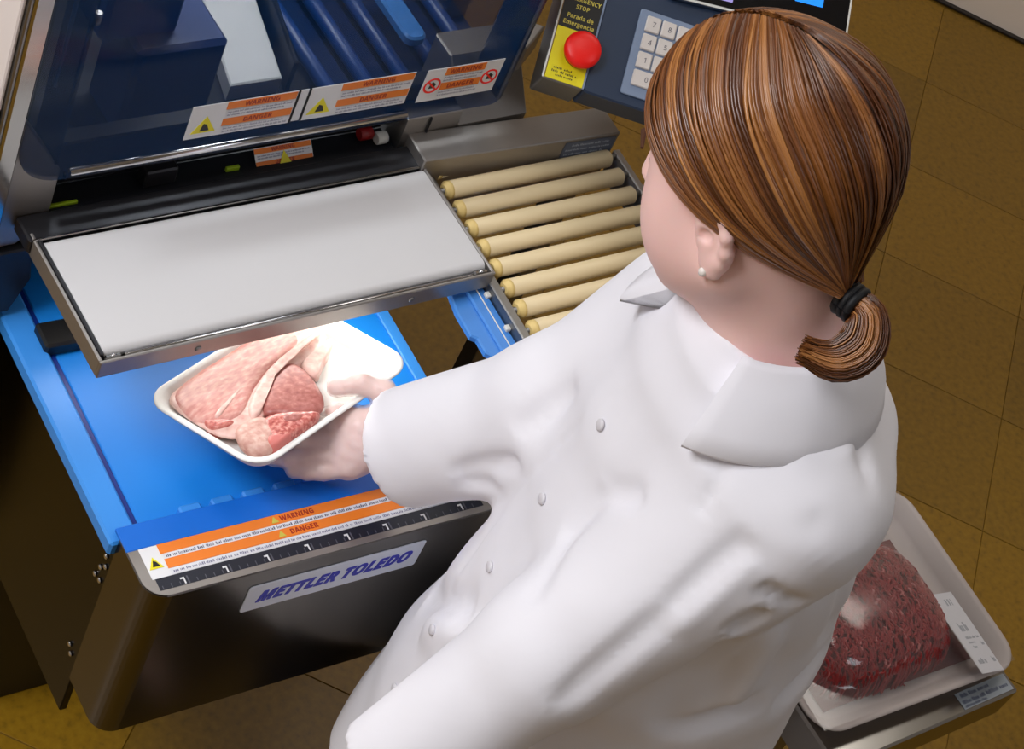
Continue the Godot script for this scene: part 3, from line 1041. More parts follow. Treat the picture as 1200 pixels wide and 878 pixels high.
		ob("sign_figure", prism(pv([cx - 0.004, -1.104, cx + 0.003, -1.104, cx + 0.005, -1.110, cx, -1.114, cx - 0.003, -1.110]), -0.3988, -0.3984, 0.0, up), M.black, rd)
	# inside: rods running front to back, white chute, film cylinder
	for i in 6:
		var x := 0.4425 + i * 0.054
		if x < 0.66:
			wm("inner_rod", rod(V(x, 1.0, -1.0), V(x, 1.0, -0.46), 0.010, 12), M.inner_blue)
			wm("inner_belt", box(x + 0.014, x + 0.040, 0.985, 0.994, -1.0, -0.46, 0.002), M.inner_navy)
	wm("white_lane", prism(pv([0.420, -0.98, 0.492, -0.98, 0.386, -0.53, 0.316, -0.53]), 0.985, 1.012, 0.002), M.lane_white)
	wm("lane_wall", prism(pv([0.500, -0.98, 0.507, -0.98, 0.402, -0.53, 0.395, -0.53]), 0.985, 1.035, 0.002), M.interior)
	wm("inner_block", box(0.160, 0.272, 0.985, 1.12, -0.58, -0.50, 0.006), M.inner_slate)
	wm("inner_cap", box(0.120, 0.215, 1.12, 1.30, -0.60, -0.52, 0.006), M.inner_blue)
	wm("inner_plate", box(0.03, 0.30, 0.985, 0.992, -0.50, -0.456, 0.001), M.inner_navy)
	var il := wm("added_inner_lamp", box(0.10, 0.55, 1.525, 1.55, -0.74, -0.66, 0.003), M.lamp_face)  # unseen lamp, added to light the rods and white lane
	var ia := AreaLight3D.new()
	ia.name = "added_inner_light"
	ia.area_size = Vector2(0.44, 0.075)
	ia.light_energy = 0.42
	ia.light_color = Color(0.95, 0.98, 1.0)
	ia.shadow_enabled = true
	ia.area_range = 8.0
	ia.position = V(0.325, 1.521, -0.70)
	ia.rotation.x = -PI / 2
	il.add_child(ia)
	wm("inner_bar", box(0.0, 0.60, 1.05, 1.075, -0.452, -0.43, 0.002), M.interior)
	wm("inner_lever", prism(round_rect(0.545, 0.575, -0.64, -0.52, [0.012, 0.012, 0.012, 0.012], 4), 1.04, 1.055, 0.003), M.blue_guard)
	# steel boxes on the right below the visor
	wm("side_box", prism(pv([0.482, -0.406, 0.560, -0.406, 0.560, -0.455, 0.482, -0.455]), 0.95, 1.047, 0.002), M.steel_box)
	wm("side_box_seam", box(0.5145, 0.5155, 0.96, 1.045, -0.4068, -0.4030, 0.0), M.steel_dark)
	wm("sloped_cover", prism(pv([-0.405, 0.95, -0.405, 1.022, -0.462, 1.082, -0.50, 1.082, -0.50, 0.95]), 0.562, 0.665, 0.002, Transform3D(Basis(V(0, 0, 1), V(1, 0, 0), V(0, 1, 0)), Vector3.ZERO)), M.steel_satin)
	wm("bracket", prism(pv([0.625, -0.440, 0.655, -0.440, 0.70, -0.47, 0.66, -0.50, 0.625, -0.47]), 1.06, 1.10, 0.002), M.steel_satin)
	wm("arm", box(0.612, 0.632, 1.06, 1.40, -0.47, -0.44, 0.003), M.steel_satin)
	wm("arm_plate", box(0.600, 0.607, 1.06, 1.45, -0.455, -0.40, 0.002), M.steel_dull)

# ------------------------------------------------------------------ control console
func control_console() -> void:
	var a := V(0.804, 0, 0.594).normalized()
	var b := V(0.498, 0.545, -0.674)
	var n := a.cross(b).normalized()
	b = n.cross(a).normalized()
	var t := thing("control_console", "dark blue control console with red stop button, number keys and screen, behind the packer's head", "control panel", V(0.668, 1.166, -0.363))
	t.transform = Transform3D(Basis(a, b, n), V(0.668, 1.166, -0.363))   # x along the panel, y up the panel, z out of it
	var face := Basis(V(1, 0, 0), V(0, 0, 1), V(0, -1, 0))    # xz outline into xy, y out
	face = Basis(V(1, 0, 0), V(0, 0, 1), V(0, 1, 0))
	var o := Transform3D(Basis(V(1, 0, 0), V(0, 0, 1), V(0, -1, 0)), Vector3.ZERO)   # (x, z) -> (x, -z); y -> z
	ob("body", prism(round_rect(0.004, 0.215, -0.30, 0.049, [0, 0, 0.012, 0.006], 4), -0.05, 0.0, 0.002, o), M.console_blue, t)
	ob("stop_strip_body", prism(round_rect(-0.047, 0.004, -0.30, 0.0475, [0, 0, 0.001, 0.003], 3), -0.06, -0.001, 0.0015, o), M.steel_dull, t)
	var yd := ob("yellow_decal", box(-0.0435, 0.003, -0.046, 0.0185, -0.001, 0.0004, 0.0), M.yellow, t)
	var tx := print_rows(96, 48, Color(0.88, 0.83, 0.06), Color(0.2, 0.18, 0.02), [[4, 13, 8, 70], [18, 28, 4, 88], [33, 42, 20, 76]], 12)
	ob("small_print", sheet(0.034, 0.014), tex_mat("yellow_small", tx), yd, at(-0.022, -0.036, 0.0006))
	var bd := ob("black_decal", box(-0.0435, 0.0035, 0.0185, 0.10, -0.001, 0.0004, 0.0), M.black, t)
	var lines := [["EMERGENCY", 0.0560], ["STOP", 0.0468], ["Parada de", 0.0345], ["Emergencia", 0.0258]]
	for l in lines:
		ob("lettering", letters(l[0], 0.0052, 0.0003, 0.0, 700, 0.95), M.yellow_print, bd, at(-0.020, l[1], 0.0004))
	ob("strip_edge", box(0.0028, 0.0052, -0.047, 0.30, -0.001, 0.0014, 0.0005), M.bezel_grey, t)
	ob("strip_edge", box(-0.0468, -0.0446, -0.047, 0.30, -0.001, 0.0010, 0.0005), M.line_white, t)
	var e := ob("stop_button", lathe([Vector2(0, 0.0), Vector2(0.015, 0.0), Vector2(0.015, 0.008), Vector2(0.0218, 0.010), Vector2(0.0225, 0.014), Vector2(0.0215, 0.018), Vector2(0.017, 0.0205), Vector2(0.009, 0.0218), Vector2(0, 0.022)], 32), M.red_button, t, Transform3D(Basis(V(1, 0, 0), PI / 2), V(-0.0105, -0.006, 0.0)))
	ob("button_collar", lathe([Vector2(0.016, 0.0), Vector2(0.019, 0.0), Vector2(0.019, 0.004), Vector2(0.016, 0.005)], 24), M.red_dark, e)
	# keypad
	var kp := ob("keypad", prism(round_rect(0.0475, 0.119, -0.070, 0.0365, [0.003, 0.003, 0.003, 0.003], 3), 0.0, 0.003, 0.0008, o), M.bezel_grey, t)
	var names := ["7", "8", "9", "4", "5", "6", "1", "2", "3"]
	for i in 9:
		var x := 0.0655 + (i % 3) * 0.0198
		var y := 0.0535 - (i / 3) * 0.0225
		ob("key", prism(round_rect(-0.0088, 0.0088, -0.0098, 0.0098, [0.0015, 0.0015, 0.0015, 0.0015], 2), 0.002, 0.0065, 0.0012, o), M.key_white, kp, at(x, y, 0))
		ob("key_numeral", letters(names[i], 0.0062, 0.0003, 0, 400), M.grey_text, kp, at(x + 0.001, y, 0.0065))
	ob("key", prism(round_rect(-0.0088, 0.0286, -0.0098, 0.0098, [0.0015, 0.0015, 0.0015, 0.0015], 2), 0.002, 0.0065, 0.0012, o), M.key_white, kp, at(0.0655, -0.0140, 0))
	ob("key_numeral", letters("0", 0.0062, 0.0003, 0, 400), M.grey_text, kp, at(0.0735, -0.0140, 0.0065))
	ob("key", prism(round_rect(-0.0088, 0.0088, -0.0098, 0.0098, [0.0015, 0.0015, 0.0015, 0.0015], 2), 0.002, 0.0065, 0.0012, o), M.key_white, kp, at(0.1051, -0.0140, 0))
	# screen above
	var sx := Transform3D(Basis(V(0, 0, 1), 5.0 * DEG), V(0.094, 0.096, 0.004))
	ob("screen_body", prism(round_rect(-0.02, 0.207, -0.22, 0.003, [0, 0, 0.006, 0.006], 4), -0.03, 0.004, 0.002, sx * o), M.console_blue, t)
	ob("screen_bezel", prism(round_rect(-0.018, 0.2065, -0.21, 0.002, [0.002, 0.002, 0.005, 0.005], 4), 0.004, 0.0055, 0.0006, sx * o), M.line_white, t)
	var sp := ob("screen", prism(round_rect(-0.015, 0.2035, -0.21, -0.001, [0.002, 0.002, 0.003, 0.003], 4), 0.0055, 0.0065, 0.0004, sx * o), M.screen_black, t)
	ob("screen_icon", prism(round_rect(0.134, 0.170, -0.06, -0.030, [0.001, 0.001, 0.001, 0.001], 2), 0.0065, 0.007, 0.0, sx * o), M.screen_blue, sp)
	ob("screen_icon", prism(round_rect(0.036, 0.058, -0.04, -0.0085, [0.001, 0.001, 0.001, 0.001], 2), 0.0065, 0.007, 0.0, sx * o), M.screen_violet, sp)
	ob("support_post", rod(V(0.14, 0.22, -0.05), V(0.14, 0.22, -0.30), 0.018), M.steel, t)

# ------------------------------------------------------------------ small table at the lower right
func packing_table() -> void:
	var t := thing("packing_table", "small stainless table with a data label on its front edge, behind the packer", "table", V(0.76, 0, 0.31))
	var w := at(-0.76, 0, -0.31)
	var st := begin()
	add_box(st, V(0.30, 0.055, 0.30), at(0.788, 0.820, 0.295), 0.003)
	ob("top", done(st), M.steel, t, w * Transform3D(Basis(), V(0.003, 0, 0)))
	ob("post", box(0.75, 0.81, 0.03, 0.793, 0.26, 0.32), M.steel_dull, t, w)
	ob("foot_plate", box(0.67, 0.90, 0.0, 0.03, 0.14, 0.44), M.steel_dull, t, w)
	var tx := print_rows(192, 64, Color(0.62, 0.66, 0.70), Color(0.16, 0.19, 0.34), [[8, 22, 14, 120], [32, 46, 8, 180], [50, 60, 8, 90]], 15)
	ob("data_label", sheet(0.084, 0.022), tex_mat("table_label", tx), t, w * Transform3D(FLATUP, V(0.892, 0.8482, 0.430)))

func tray_mesh(w: float, d: float, h: float, r: float, flare: float, xf := Transform3D()) -> ArrayMesh:
	# a foam tray: base, sloping walls, rolled rim; a closed skin with thickness
	var st := begin()
	st.set_smooth_group(0)
	var prof := [[0.0, -flare - 0.012, 0.0], [0.0, -flare, 0.0], [0.3, -flare * 0.75, 0.0], [0.95, 0.0, 0.0], [1.0, 0.003, 0.0], [1.06, 0.003, 0.0], [1.08, 0.0, 0.0], [1.02, -0.005, 0.0], [0.4, -flare * 0.8 - 0.004, 0.0], [0.2, -flare - 0.006, 0.0], [0.18, -flare - 0.02, 0.0]]
	var rings := []
	for p in prof:
		var o: float = p[1]
		var row := []
		for q in round_rect(-w / 2 - o, w / 2 + o, -d / 2 - o, d / 2 + o, [r + o * 0.6, r + o * 0.6, r + o * 0.6, r + o * 0.6], 7):
			row.append(xf * V(q.x, p[0] * h, q.y))
		rings.append(row)
	var n: int = rings[0].size()
	for i in rings.size() - 1:
		for k in n:
			var l := (k + 1) % n
			quad(st, rings[i][l], rings[i][k], rings[i + 1][k], rings[i + 1][l])
	var cb := xf * V(0, 0, 0)
	var ct := xf * V(0, 0.18 * h, 0)
	for k in n:
		var l := (k + 1) % n
		tri(st, cb, rings[0][k], rings[0][l])
		tri(st, ct, rings[-1][l], rings[-1][k])
	return done(st)

func beef_package() -> void:
	var rng := RandomNumberGenerator.new()
	rng.seed = 5
	var t := thing("beef_package", "film wrapped white foam tray of red ground beef with a white price label", "meat package", V(0.79, 0.8482, 0.285), -2 * DEG)
	var w := 0.315
	var d := 0.262
	ob("tray", tray_mesh(w, d, 0.024, 0.035, 0.016), M.foam_shaded, t)
	# minced beef: strands laid over a loaf
	var st := begin()
	var loaf := func(x: float, z: float) -> float:
		var u := (x + 0.014) / 0.112
		var q := (z - 0.012) / 0.088
		var k := 1.0 - pow(absf(u), 4.0) - pow(absf(q), 3.2)
		return 0.008 + 0.050 * pow(maxf(k, 0.0), 0.42)
	for i in 2600:
		var x := rng.randf_range(-0.124, 0.098)
		var z := rng.randf_range(-0.076, 0.100)
		var u := (x + 0.014) / 0.112
		var q := (z - 0.012) / 0.088
		if pow(absf(u), 4.0) + pow(absf(q), 3.2) > 0.98:
			continue
		var ang := rng.randfn(PI / 2, 0.45)
		var pts := []
		var len := rng.randf_range(0.006, 0.013)
		for k in 4:
			var s := (k / 3.0 - 0.5) * len
			var px := x + cos(ang + k * 0.2) * s
			var pz := z + sin(ang + k * 0.2) * s
			pts.append(V(px, float(loaf.call(px, pz)) + rng.randf_range(-0.001, 0.0012), pz))
		var c := Color(0.22, 0.012, 0.014).lerp(Color(0.36, 0.026, 0.026), rng.randf())
		if rng.randf() < 0.04:
			c = Color(0.52, 0.16, 0.15)
		st.set_color(c)
		add_tube(st, pts, [0.0010, 0.0018, 0.0018, 0.0010], 5, 0.9)
	st.set_color(Color(0.13, 0.008, 0.01))
	st.set_smooth_group(0)
	var N := 26
	for i in N:
		for j in N:
			var P := []
			for k in [[0, 0], [0, 1], [1, 1], [1, 0]]:
				var x: float = -0.123 + 0.236 * (i + k[0]) / N
				var z: float = -0.076 + 0.176 * (j + k[1]) / N
				P.append(V(x, float(loaf.call(x, z)) - 0.002, z))
			quad(st, P[0], P[1], P[2], P[3])
	ob("ground_beef", done(st), M.beef, t)
	# stretch film over the loaf
	st = begin()
	st.set_smooth_group(0)
	N = 24
	var hgt := func(x: float, z: float) -> float:
		var e := maxf(absf(x) / (w / 2), absf(z) / (d / 2))
		return maxf(0.0262, float(loaf.call(x, z)) + 0.003) if e < 0.999 else 0.0245
	for i in N:
		for j in N:
			var P := []
			for k in [[0, 0], [0, 1], [1, 1], [1, 0]]:
				var x: float = -w / 2 * 0.97 + w * 0.97 * (i + k[0]) / N
				var z: float = -d / 2 * 0.97 + d * 0.97 * (j + k[1]) / N
				P.append(V(x, float(hgt.call(x, z)), z))
			quad(st, P[0], P[1], P[2], P[3])
	ob("film", done(st), M.film, t)
	# price label along the right edge
	var im := print_rows(128, 320, Color(0.86, 0.86, 0.89), Color(0.50, 0.53, 0.58), [[14, 52, 60, 96], [120, 156, 44, 88], [176, 186, 40, 110], [196, 204, 40, 76], [214, 224, 50, 70], [262, 284, 24, 70], [200, 216, 104, 116], [262, 284, 104, 116]], 21)
	ob("price_label", sheet(0.047, 0.112), tex_mat("price_label", im), t, Transform3D(FLATUP * Basis(), V(0.1000, 0.0385, 0.079)).rotated_local(V(0, 1, 0), 16 * DEG))

var chop_m: Node3D
var chop_nz: FastNoiseLite
func chop_part(called: String, a: Array, hh: float, base: float, material: Material, lump := 0.0012) -> void:
	var p := PackedVector2Array()
	for i in range(0, a.size(), 2):
		p.append(Vector2(clampf(a[i], -112.0, 112.0), clampf(a[i + 1], -75.0, 75.0)) * 0.001)
	var st := begin()
	add_dome(st, smooth_poly(p, 2), hh, Transform3D(), 8, base, lump, chop_nz)
	ob(called, done(st), material, chop_m)

func pork_tray() -> void:
	var b := Basis(V(0.9501, 0.0276, -0.3109), V(-0.125, 0.9463, -0.2981), V(0.2859, 0.3221, 0.9025)).orthonormalized()
	var o := V(0.2291, 0.9179, -0.1797)
	var h := 0.022
	var t := ob("foam_tray", tray_mesh(0.246, 0.168, h, 0.030, 0.014), M.foam)
	t.transform = Transform3D(b, o - b.y * h)
	tag(t, "white foam tray held tilted in a gloved hand under the steel frame", "tray")
	var m := thing("pork_chop", "raw bone-in pork chop lying on the white foam tray", "meat", Vector3.ZERO)
	m.transform = Transform3D(b, o - b.y * 0.015)
	var nz := FastNoiseLite.new()
	nz.seed = 4
	nz.frequency = 0.03
	chop_m = m
	chop_nz = nz
	chop_part("fat_rim", [-27, -82, -63, -84, -104, -74, -120, -45, -121, -16, -114, 14, -100, 34, -76, 40, -46, 22, -10, -2, 50, -4, 92, -14, 104, -30, 96, -60, 60, -80], 0.017, 0.0, M.fat)
	chop_part("loin", [-27, -79, -63, -80, -98, -70, -111, -43, -112, -14, -102, 4, -84, 13, -66, 10, -46, -2, -20, -14, 38, -23, 68, -30, 78, -52, 60, -74, 21, -78], 0.0200, 0.0, M.loin)
	chop_part("fat_streak", [-100, -8, -70, -14, -40, -22, -38, -18, -70, -8, -98, 0], 0.0206, 0.0, M.fat, 0.0006)
	chop_part("fat_seam", [94, -31, 92, -22, 60, -19, 20, -17, -8, -10, -44, 12, -56, 26, -76, 28, -62, 8, -42, -3, -10, -19, 30, -26], 0.0218, 0.0, M.fat, 0.0008)
	chop_part("tenderloin", [0, -14, 33, -16, 32, 10, 12, 55, -8, 70, -36, 60, -42, 40, -56, 28, -46, 12], 0.0205, 0.0, M.tenderloin)
	chop_part("side_fat", [88, -18, 104, -12, 78, 2, 50, 14, 36, 24, 31, 14, 36, -8, 60, -16], 0.0150, 0.0, M.fat)
	chop_part("t_bone", [-98, 22, -76, 20, -60, 28, -56, 44, -68, 66, -92, 76, -106, 66, -108, 42], 0.0198, 0.0, M.bone, 0.0016)
	chop_part("marrow_bone", [-64, 30, -46, 38, -26, 56, -10, 70, -22, 80, -44, 82, -66, 78, -92, 80, -84, 64], 0.0210, 0.0, M.marrow, 0.0026)
	chop_part("red_end", [-108, -14, -100, -6, -90, 2, -84, 14, -92, 16, -102, 12, -112, 2], 0.0187, 0.0, M.marrow, 0.002)
	chop_part("red_tip", [-92, 66, -82, 56, -74, 62, -66, 72, -60, 80, -72, 83, -90, 80], 0.0212, 0.0, M.red_meat, 0.002)
	chop_part("cartilage", [-48, 46, -32, 56, -30, 66, -46, 66, -56, 54], 0.0220, 0.0, M.tenderloin, 0.002)

# ------------------------------------------------------------------ the packer
const FW := Vector3(-0.940, 0, -0.342)
const LT := Vector3(-0.342, 0, 0.940)
const HC := Vector3(0.341, 1.5632, 0.1421)
const HF := Vector3(-0.2126, -0.4736, -0.8547)
const HU := Vector3(-0.1608, 0.8797, -0.4474)
const HL := Vector3(-0.9638, -0.0423, 0.2632)

func H(f: float, u: float, l: float) -> Vector3:
	return HC + (HF * f + HU * u + HL * l) * 1.03

const NECK := Vector3(0.392, 1.41, 0.207)
const RS := Vector3(0.458, 1.290, 0.085)
const RE := Vector3(0.362, 1.130, 0.060)
const RC := Vector3(0.297, 0.955, -0.045)
const RW := Vector3(0.312, 0.942, -0.064)
const LS := Vector3(0.372, 1.325, 0.348)
const LE := Vector3(0.225, 1.090, 0.295)
const LW := Vector3(0.095, 0.905, 0.285)

func hand(grow: float) -> void:
	var f := [
		[V(0.270, 0.916, -0.116), V(0.238, 0.899, -0.136), V(0.217, 0.887, -0.150), V(0.203, 0.880, -0.158)],
		[V(0.264, 0.906, -0.098), V(0.230, 0.892, -0.116), V(0.206, 0.881, -0.129), V(0.191, 0.876, -0.137)],
		[V(0.263, 0.897, -0.081), V(0.232, 0.885, -0.094), V(0.209, 0.877, -0.106), V(0.196, 0.873, -0.114)],
		[V(0.268, 0.892, -0.066), V(0.243, 0.881, -0.076), V(0.225, 0.874, -0.085), V(0.213, 0.871, -0.092)]]
	var r := [0.0098, 0.0100, 0.0095, 0.0084]
	for i in 4:
		cap(RW, f[i][0], 0.020 + grow, r[i] + 0.0045 + grow, 0.016)
		for j in 3:
			cap(f[i][j], f[i][j + 1], r[i] * (1.06 - 0.1 * j) + grow, r[i] * (0.98 - 0.1 * j) + grow, 0.004)
	var th := [V(0.312, 0.938, -0.086), V(0.313, 0.957, -0.108), V(0.294, 0.955, -0.127), V(0.272, 0.939, -0.141)]
	cap(RW, th[0], 0.021 + grow, 0.017 + grow, 0.014)
	cap(th[0], th[1], 0.016 + grow, 0.0125 + grow, 0.010)
	cap(th[1], th[2], 0.0118 + grow, 0.0108 + grow, 0.004)
	cap(th[2], th[3], 0.0105 + grow, 0.0088 + grow, 0.004)

func left_hand(grow: float) -> void:
	var d := (LW - LE).normalized()
	var s := d.cross(Vector3.UP).normalized()
	var up := s.cross(d)
	for i in 4:
		var k0 := LW + d * (0.088 - absf(i - 1.2) * 0.006) + s * (0.030 - 0.020 * i)
		cap(LW, k0, 0.02 + grow, 0.0125 + grow, 0.016)
		var l: float = [0.040, 0.044, 0.040, 0.032][i]
		var k1 := k0 + d * l - up * 0.008
		var k2 := k1 + d * l * 0.55 - up * 0.016
		var k3 := k2 + d * l * 0.35 - up * 0.018
		cap(k0, k1, 0.0098 + grow, 0.0090 + grow, 0.004)
		cap(k1, k2, 0.0090 + grow, 0.0084 + grow, 0.004)
		cap(k2, k3, 0.0084 + grow, 0.0074 + grow, 0.004)
	var t0 := LW + d * 0.025 + s * 0.030
	var t1 := t0 + d * 0.034 + s * 0.022 - up * 0.008
	var t2 := t1 + d * 0.030 + s * 0.006 - up * 0.010
	cap(LW, t0, 0.02 + grow, 0.016 + grow, 0.012)
	cap(t0, t1, 0.0145 + grow, 0.0112 + grow, 0.006)
	cap(t1, t2, 0.0110 + grow, 0.0090 + grow, 0.004)

func coat_rows() -> Array:
	return [[1.430, 0.392, 0.207, 0.070, 0.068], [1.395, 0.404, 0.212, 0.112, 0.100], [1.335, 0.422, 0.219, 0.158, 0.132], [1.24, 0.424, 0.224, 0.160, 0.152], [1.12, 0.434, 0.233, 0.160, 0.176],
		[1.0, 0.436, 0.241, 0.178, 0.194], [0.88, 0.428, 0.247, 0.192, 0.204], [0.72, 0.430, 0.253, 0.230, 0.222], [0.56, 0.430, 0.256, 0.244, 0.232]]

func person() -> void:
	var root := thing("person", "person in white lab coat and clear glove, auburn hair tied low, placing the meat tray", "person", V(0.41, 0, 0.24))
	var sh := V(0.41, 0, 0.24)
	# ---------------- body: head and neck, trunk, arms, hands, legs
	var st := begin()
	S = []
	folds = []
	var hb := Basis(HF, HU, HL)
	ell(H(-0.010, 0.035, 0), hb, V(0.098, 0.098, 0.077) * 1.03, 0.02)
	ell(H(0.040, -0.025, 0), hb, V(0.058, 0.088, 0.062) * 1.03, 0.03)
	for s in [-1, 1]:
		cap(H(0.0, -0.062, 0.052 * s), H(0.066, -0.098, 0.020 * s), 0.024, 0.021, 0.035)
		ell(H(0.050, -0.046, 0.037 * s), hb, V(0.036, 0.044, 0.033), 0.03)
	ell(H(0.076, -0.100, 0), hb, V(0.016, 0.016, 0.018), 0.03)
	cap(H(0.097, 0.012, 0), H(0.112, -0.028, 0), 0.007, 0.011, 0.012)
	for s in [-1, 1]:
		ell(H(0.103, -0.034, 0.011 * s), hb, V(0.009, 0.007, 0.008), 0.006)
		hole(H(0.102, 0.002, 0.031 * s), 0.014, 0.012)
	cap(H(-0.012, -0.04, 0), NECK + V(0, -0.01, 0), 0.052, 0.060, 0.035)
	cap(H(-0.040, -0.05, 0), NECK + V(0.02, -0.01, 0.01), 0.038, 0.056, 0.03)
	net(st, V(0.20, 1.385, 0.0), V(0.49, 1.71, 0.30), 0.0045, sh)
	# ears
	for s in [-1, 1]:
		S = []
		var pts := [[0.008, 0.004, 0.0715], [0.007, 0.018, 0.0735], [0.000, 0.027, 0.0765], [-0.011, 0.030, 0.0795], [-0.021, 0.023, 0.0820], [-0.025, 0.008, 0.0830], [-0.023, -0.008, 0.0815], [-0.016, -0.021, 0.0790], [-0.008, -0.032, 0.0765]]
		for i in pts.size() - 1:
			cap(H(pts[i][0] - 0.002, pts[i][1] - 0.021, pts[i][2] * s), H(pts[i + 1][0] - 0.002, pts[i + 1][1] - 0.021, pts[i + 1][2] * s), 0.0044, 0.0044, 0.009)
		ell(H(-0.011, -0.021, 0.0755 * s), Basis(HF, HU, HL) * Basis(V(0, 1, 0), -0.22 * s), V(0.0185, 0.031, 0.0058), 0.007)
		ell(H(-0.004, -0.049, 0.0755 * s), hb, V(0.0105, 0.0115, 0.0055), 0.010)
		cap(H(0.006, -0.017, 0.073 * s), H(0.004, -0.029, 0.0745 * s), 0.0045, 0.0045, 0.004)
		hole(H(-0.004, -0.020, 0.0845 * s), 0.0078, 0.003)
		var c := H(-0.01, -0.02, 0.08 * s)
		net(st, c - V(0.05, 0.05, 0.05), c + V(0.05, 0.05, 0.05), 0.0022, sh)
	# trunk, arms, legs (kept inside the clothes)
	S = []
	ell(V(0.39, 1.24, 0.212), Basis(LT, Vector3.UP, -FW), V(0.145, 0.17, 0.095), 0.04)
	ell(V(0.41, 0.98, 0.236), Basis(LT, Vector3.UP, -FW), V(0.140, 0.17, 0.105), 0.06)
	cap(NECK + V(0, 0.03, 0), V(0.39, 1.25, 0.21), 0.055, 0.07, 0.03)
	cap(RS + V(-0.01, -0.025, 0.02), RE, 0.042, 0.036, 0.03)
	cap(RE, RW, 0.036, 0.026, 0.02)
	cap(LS + V(0.01, -0.025, -0.02), LE, 0.042, 0.036, 0.03)
	cap(LE, LW, 0.036, 0.026, 0.02)
	for s in [-1, 1]:
		var hip: Vector3 = V(0.412, 0.90, 0.242) + LT * 0.085 * s
		var kn: Vector3 = V(0.405, 0.48, 0.248) + LT * 0.088 * s
		var an: Vector3 = V(0.425, 0.09, 0.262) + LT * 0.09 * s
		cap(hip, kn, 0.082, 0.054, 0.04)
		cap(kn, an, 0.052, 0.036, 0.03)
		cap(an, an + FW * 0.16 - V(0, 0.05, 0), 0.038, 0.028, 0.02)
	net(st, V(0.05, 0.02, -0.12), V(0.72, 1.43, 0.56), 0.014, sh)
	S = []
	hand(0.0)
	cap(RE.lerp(RW, 0.55), RW, 0.034, 0.0245, 0.02)
	net(st, V(0.17, 0.85, -0.18), V(0.37, 1.02, 0.02), 0.0032, sh)
	S = []
	left_hand(0.0)
	net(st, V(-0.12, 0.70, 0.18), V(0.16, 0.95, 0.42), 0.004, sh)
	ob("body", done(st), M.skin, root)
	var w := at(-sh.x, -sh.y, -sh.z)
	# face details
	for s in [-1, 1]:
		var ey := ob("eye", lathe([Vector2(0.0, -0.012), Vector2(0.006, -0.0104), Vector2(0.0104, -0.006), Vector2(0.012, 0), Vector2(0.0104, 0.006), Vector2(0.006, 0.0104), Vector2(0, 0.012)], 16), M.eye_white, root, w * Transform3D(Basis(HL, HF, -HU).orthonormalized(), H(0.078, 0.002, 0.030 * s)))
		ob("iris", lathe([Vector2(0, 0.0095), Vector2(0.0055, 0.0098), Vector2(0.0050, 0.0114), Vector2(0, 0.0126)], 14), M.iris, ey)
		ob("eyebrow", tube([H(0.097, 0.022, 0.016 * s), H(0.096, 0.027, 0.032 * s), H(0.084, 0.022, 0.050 * s)], [0.0022, 0.003, 0.0015], 6), M.brow, root, w)
	var lp := begin()
	add_tube(lp, [H(0.090, -0.067, 0.022), H(0.101, -0.063, 0.008), H(0.102, -0.065, 0), H(0.101, -0.063, -0.008), H(0.090, -0.067, -0.022)], [0.001, 0.0042, 0.004, 0.0042, 0.001], 8)
	add_tube(lp, [H(0.090, -0.068, 0.020), H(0.100, -0.073, 0.006), H(0.100, -0.073, -0.006), H(0.090, -0.068, -0.020)], [0.001, 0.005, 0.005, 0.001], 8)
	ob("lips", done(lp), M.lip, root, w)
	ob("earring", lathe([Vector2(0, -0.0045), Vector2(0.0032, -0.0032), Vector2(0.0045, 0), Vector2(0.0032, 0.0032), Vector2(0, 0.0045)], 14), M.pearl, root, w * Transform3D(Basis(), H(-0.002, -0.053, 0.0815)))
	hair(root, w)
	# ---------------- clothes
	st = begin()
	S = []
	loft_prim(coat_rows(), LT, FW, 0.05)
	cap(RS + V(-0.012, -0.012, 0.010), RE, 0.080, 0.064, 0.055)
	cap(RE, RC, 0.064, 0.056, 0.03, true)
	cap(RE + V(-0.012, -0.035, 0.012), RC + V(0.001, -0.010, 0.020), 0.050, 0.052, 0.03, true)
	cap(LS + V(0.012, -0.014, -0.016), LE, 0.080, 0.070, 0.05)
	cap(LE, LE.lerp(LW, 0.93), 0.068, 0.056, 0.02, true)
	coat_folds()
	net(st, V(0.0, 0.54, -0.16), V(0.74, 1.45, 0.58), 0.0065, sh)
	var coat := ob("lab_coat", done(st), M.coat, root, w * at(sh.x, sh.y, sh.z))
	folds_buttons(coat, sh)
	folds = []
	collar(root, w)
	# shirt at the throat
	st = begin()
	S = []
	cap(NECK + V(0.0, 0.008, 0.0), NECK + FW * 0.03 + V(0, -0.06, 0), 0.062, 0.050, 0.02)
	net(st, V(0.24, 1.26, 0.06), V(0.50, 1.46, 0.32), 0.008, sh, func(p: Vector3, e: float) -> float: return maxf(e, p.y - 1.415))
	ob("shirt", done(st), M.shirt, root)
	st = begin()
	S = []
	for s in [-1, 1]:
		var hip: Vector3 = V(0.412, 0.90, 0.242) + LT * 0.085 * s
		var kn: Vector3 = V(0.405, 0.48, 0.248) + LT * 0.088 * s
		var an: Vector3 = V(0.425, 0.07, 0.262) + LT * 0.09 * s
		cap(hip, kn, 0.098, 0.070, 0.04)
		cap(kn, an, 0.069, 0.062, 0.03, true)
	net(st, V(0.12, 0.04, 0.0), V(0.72, 1.0, 0.50), 0.014, sh)
	ob("trousers", done(st), M.trousers, root)
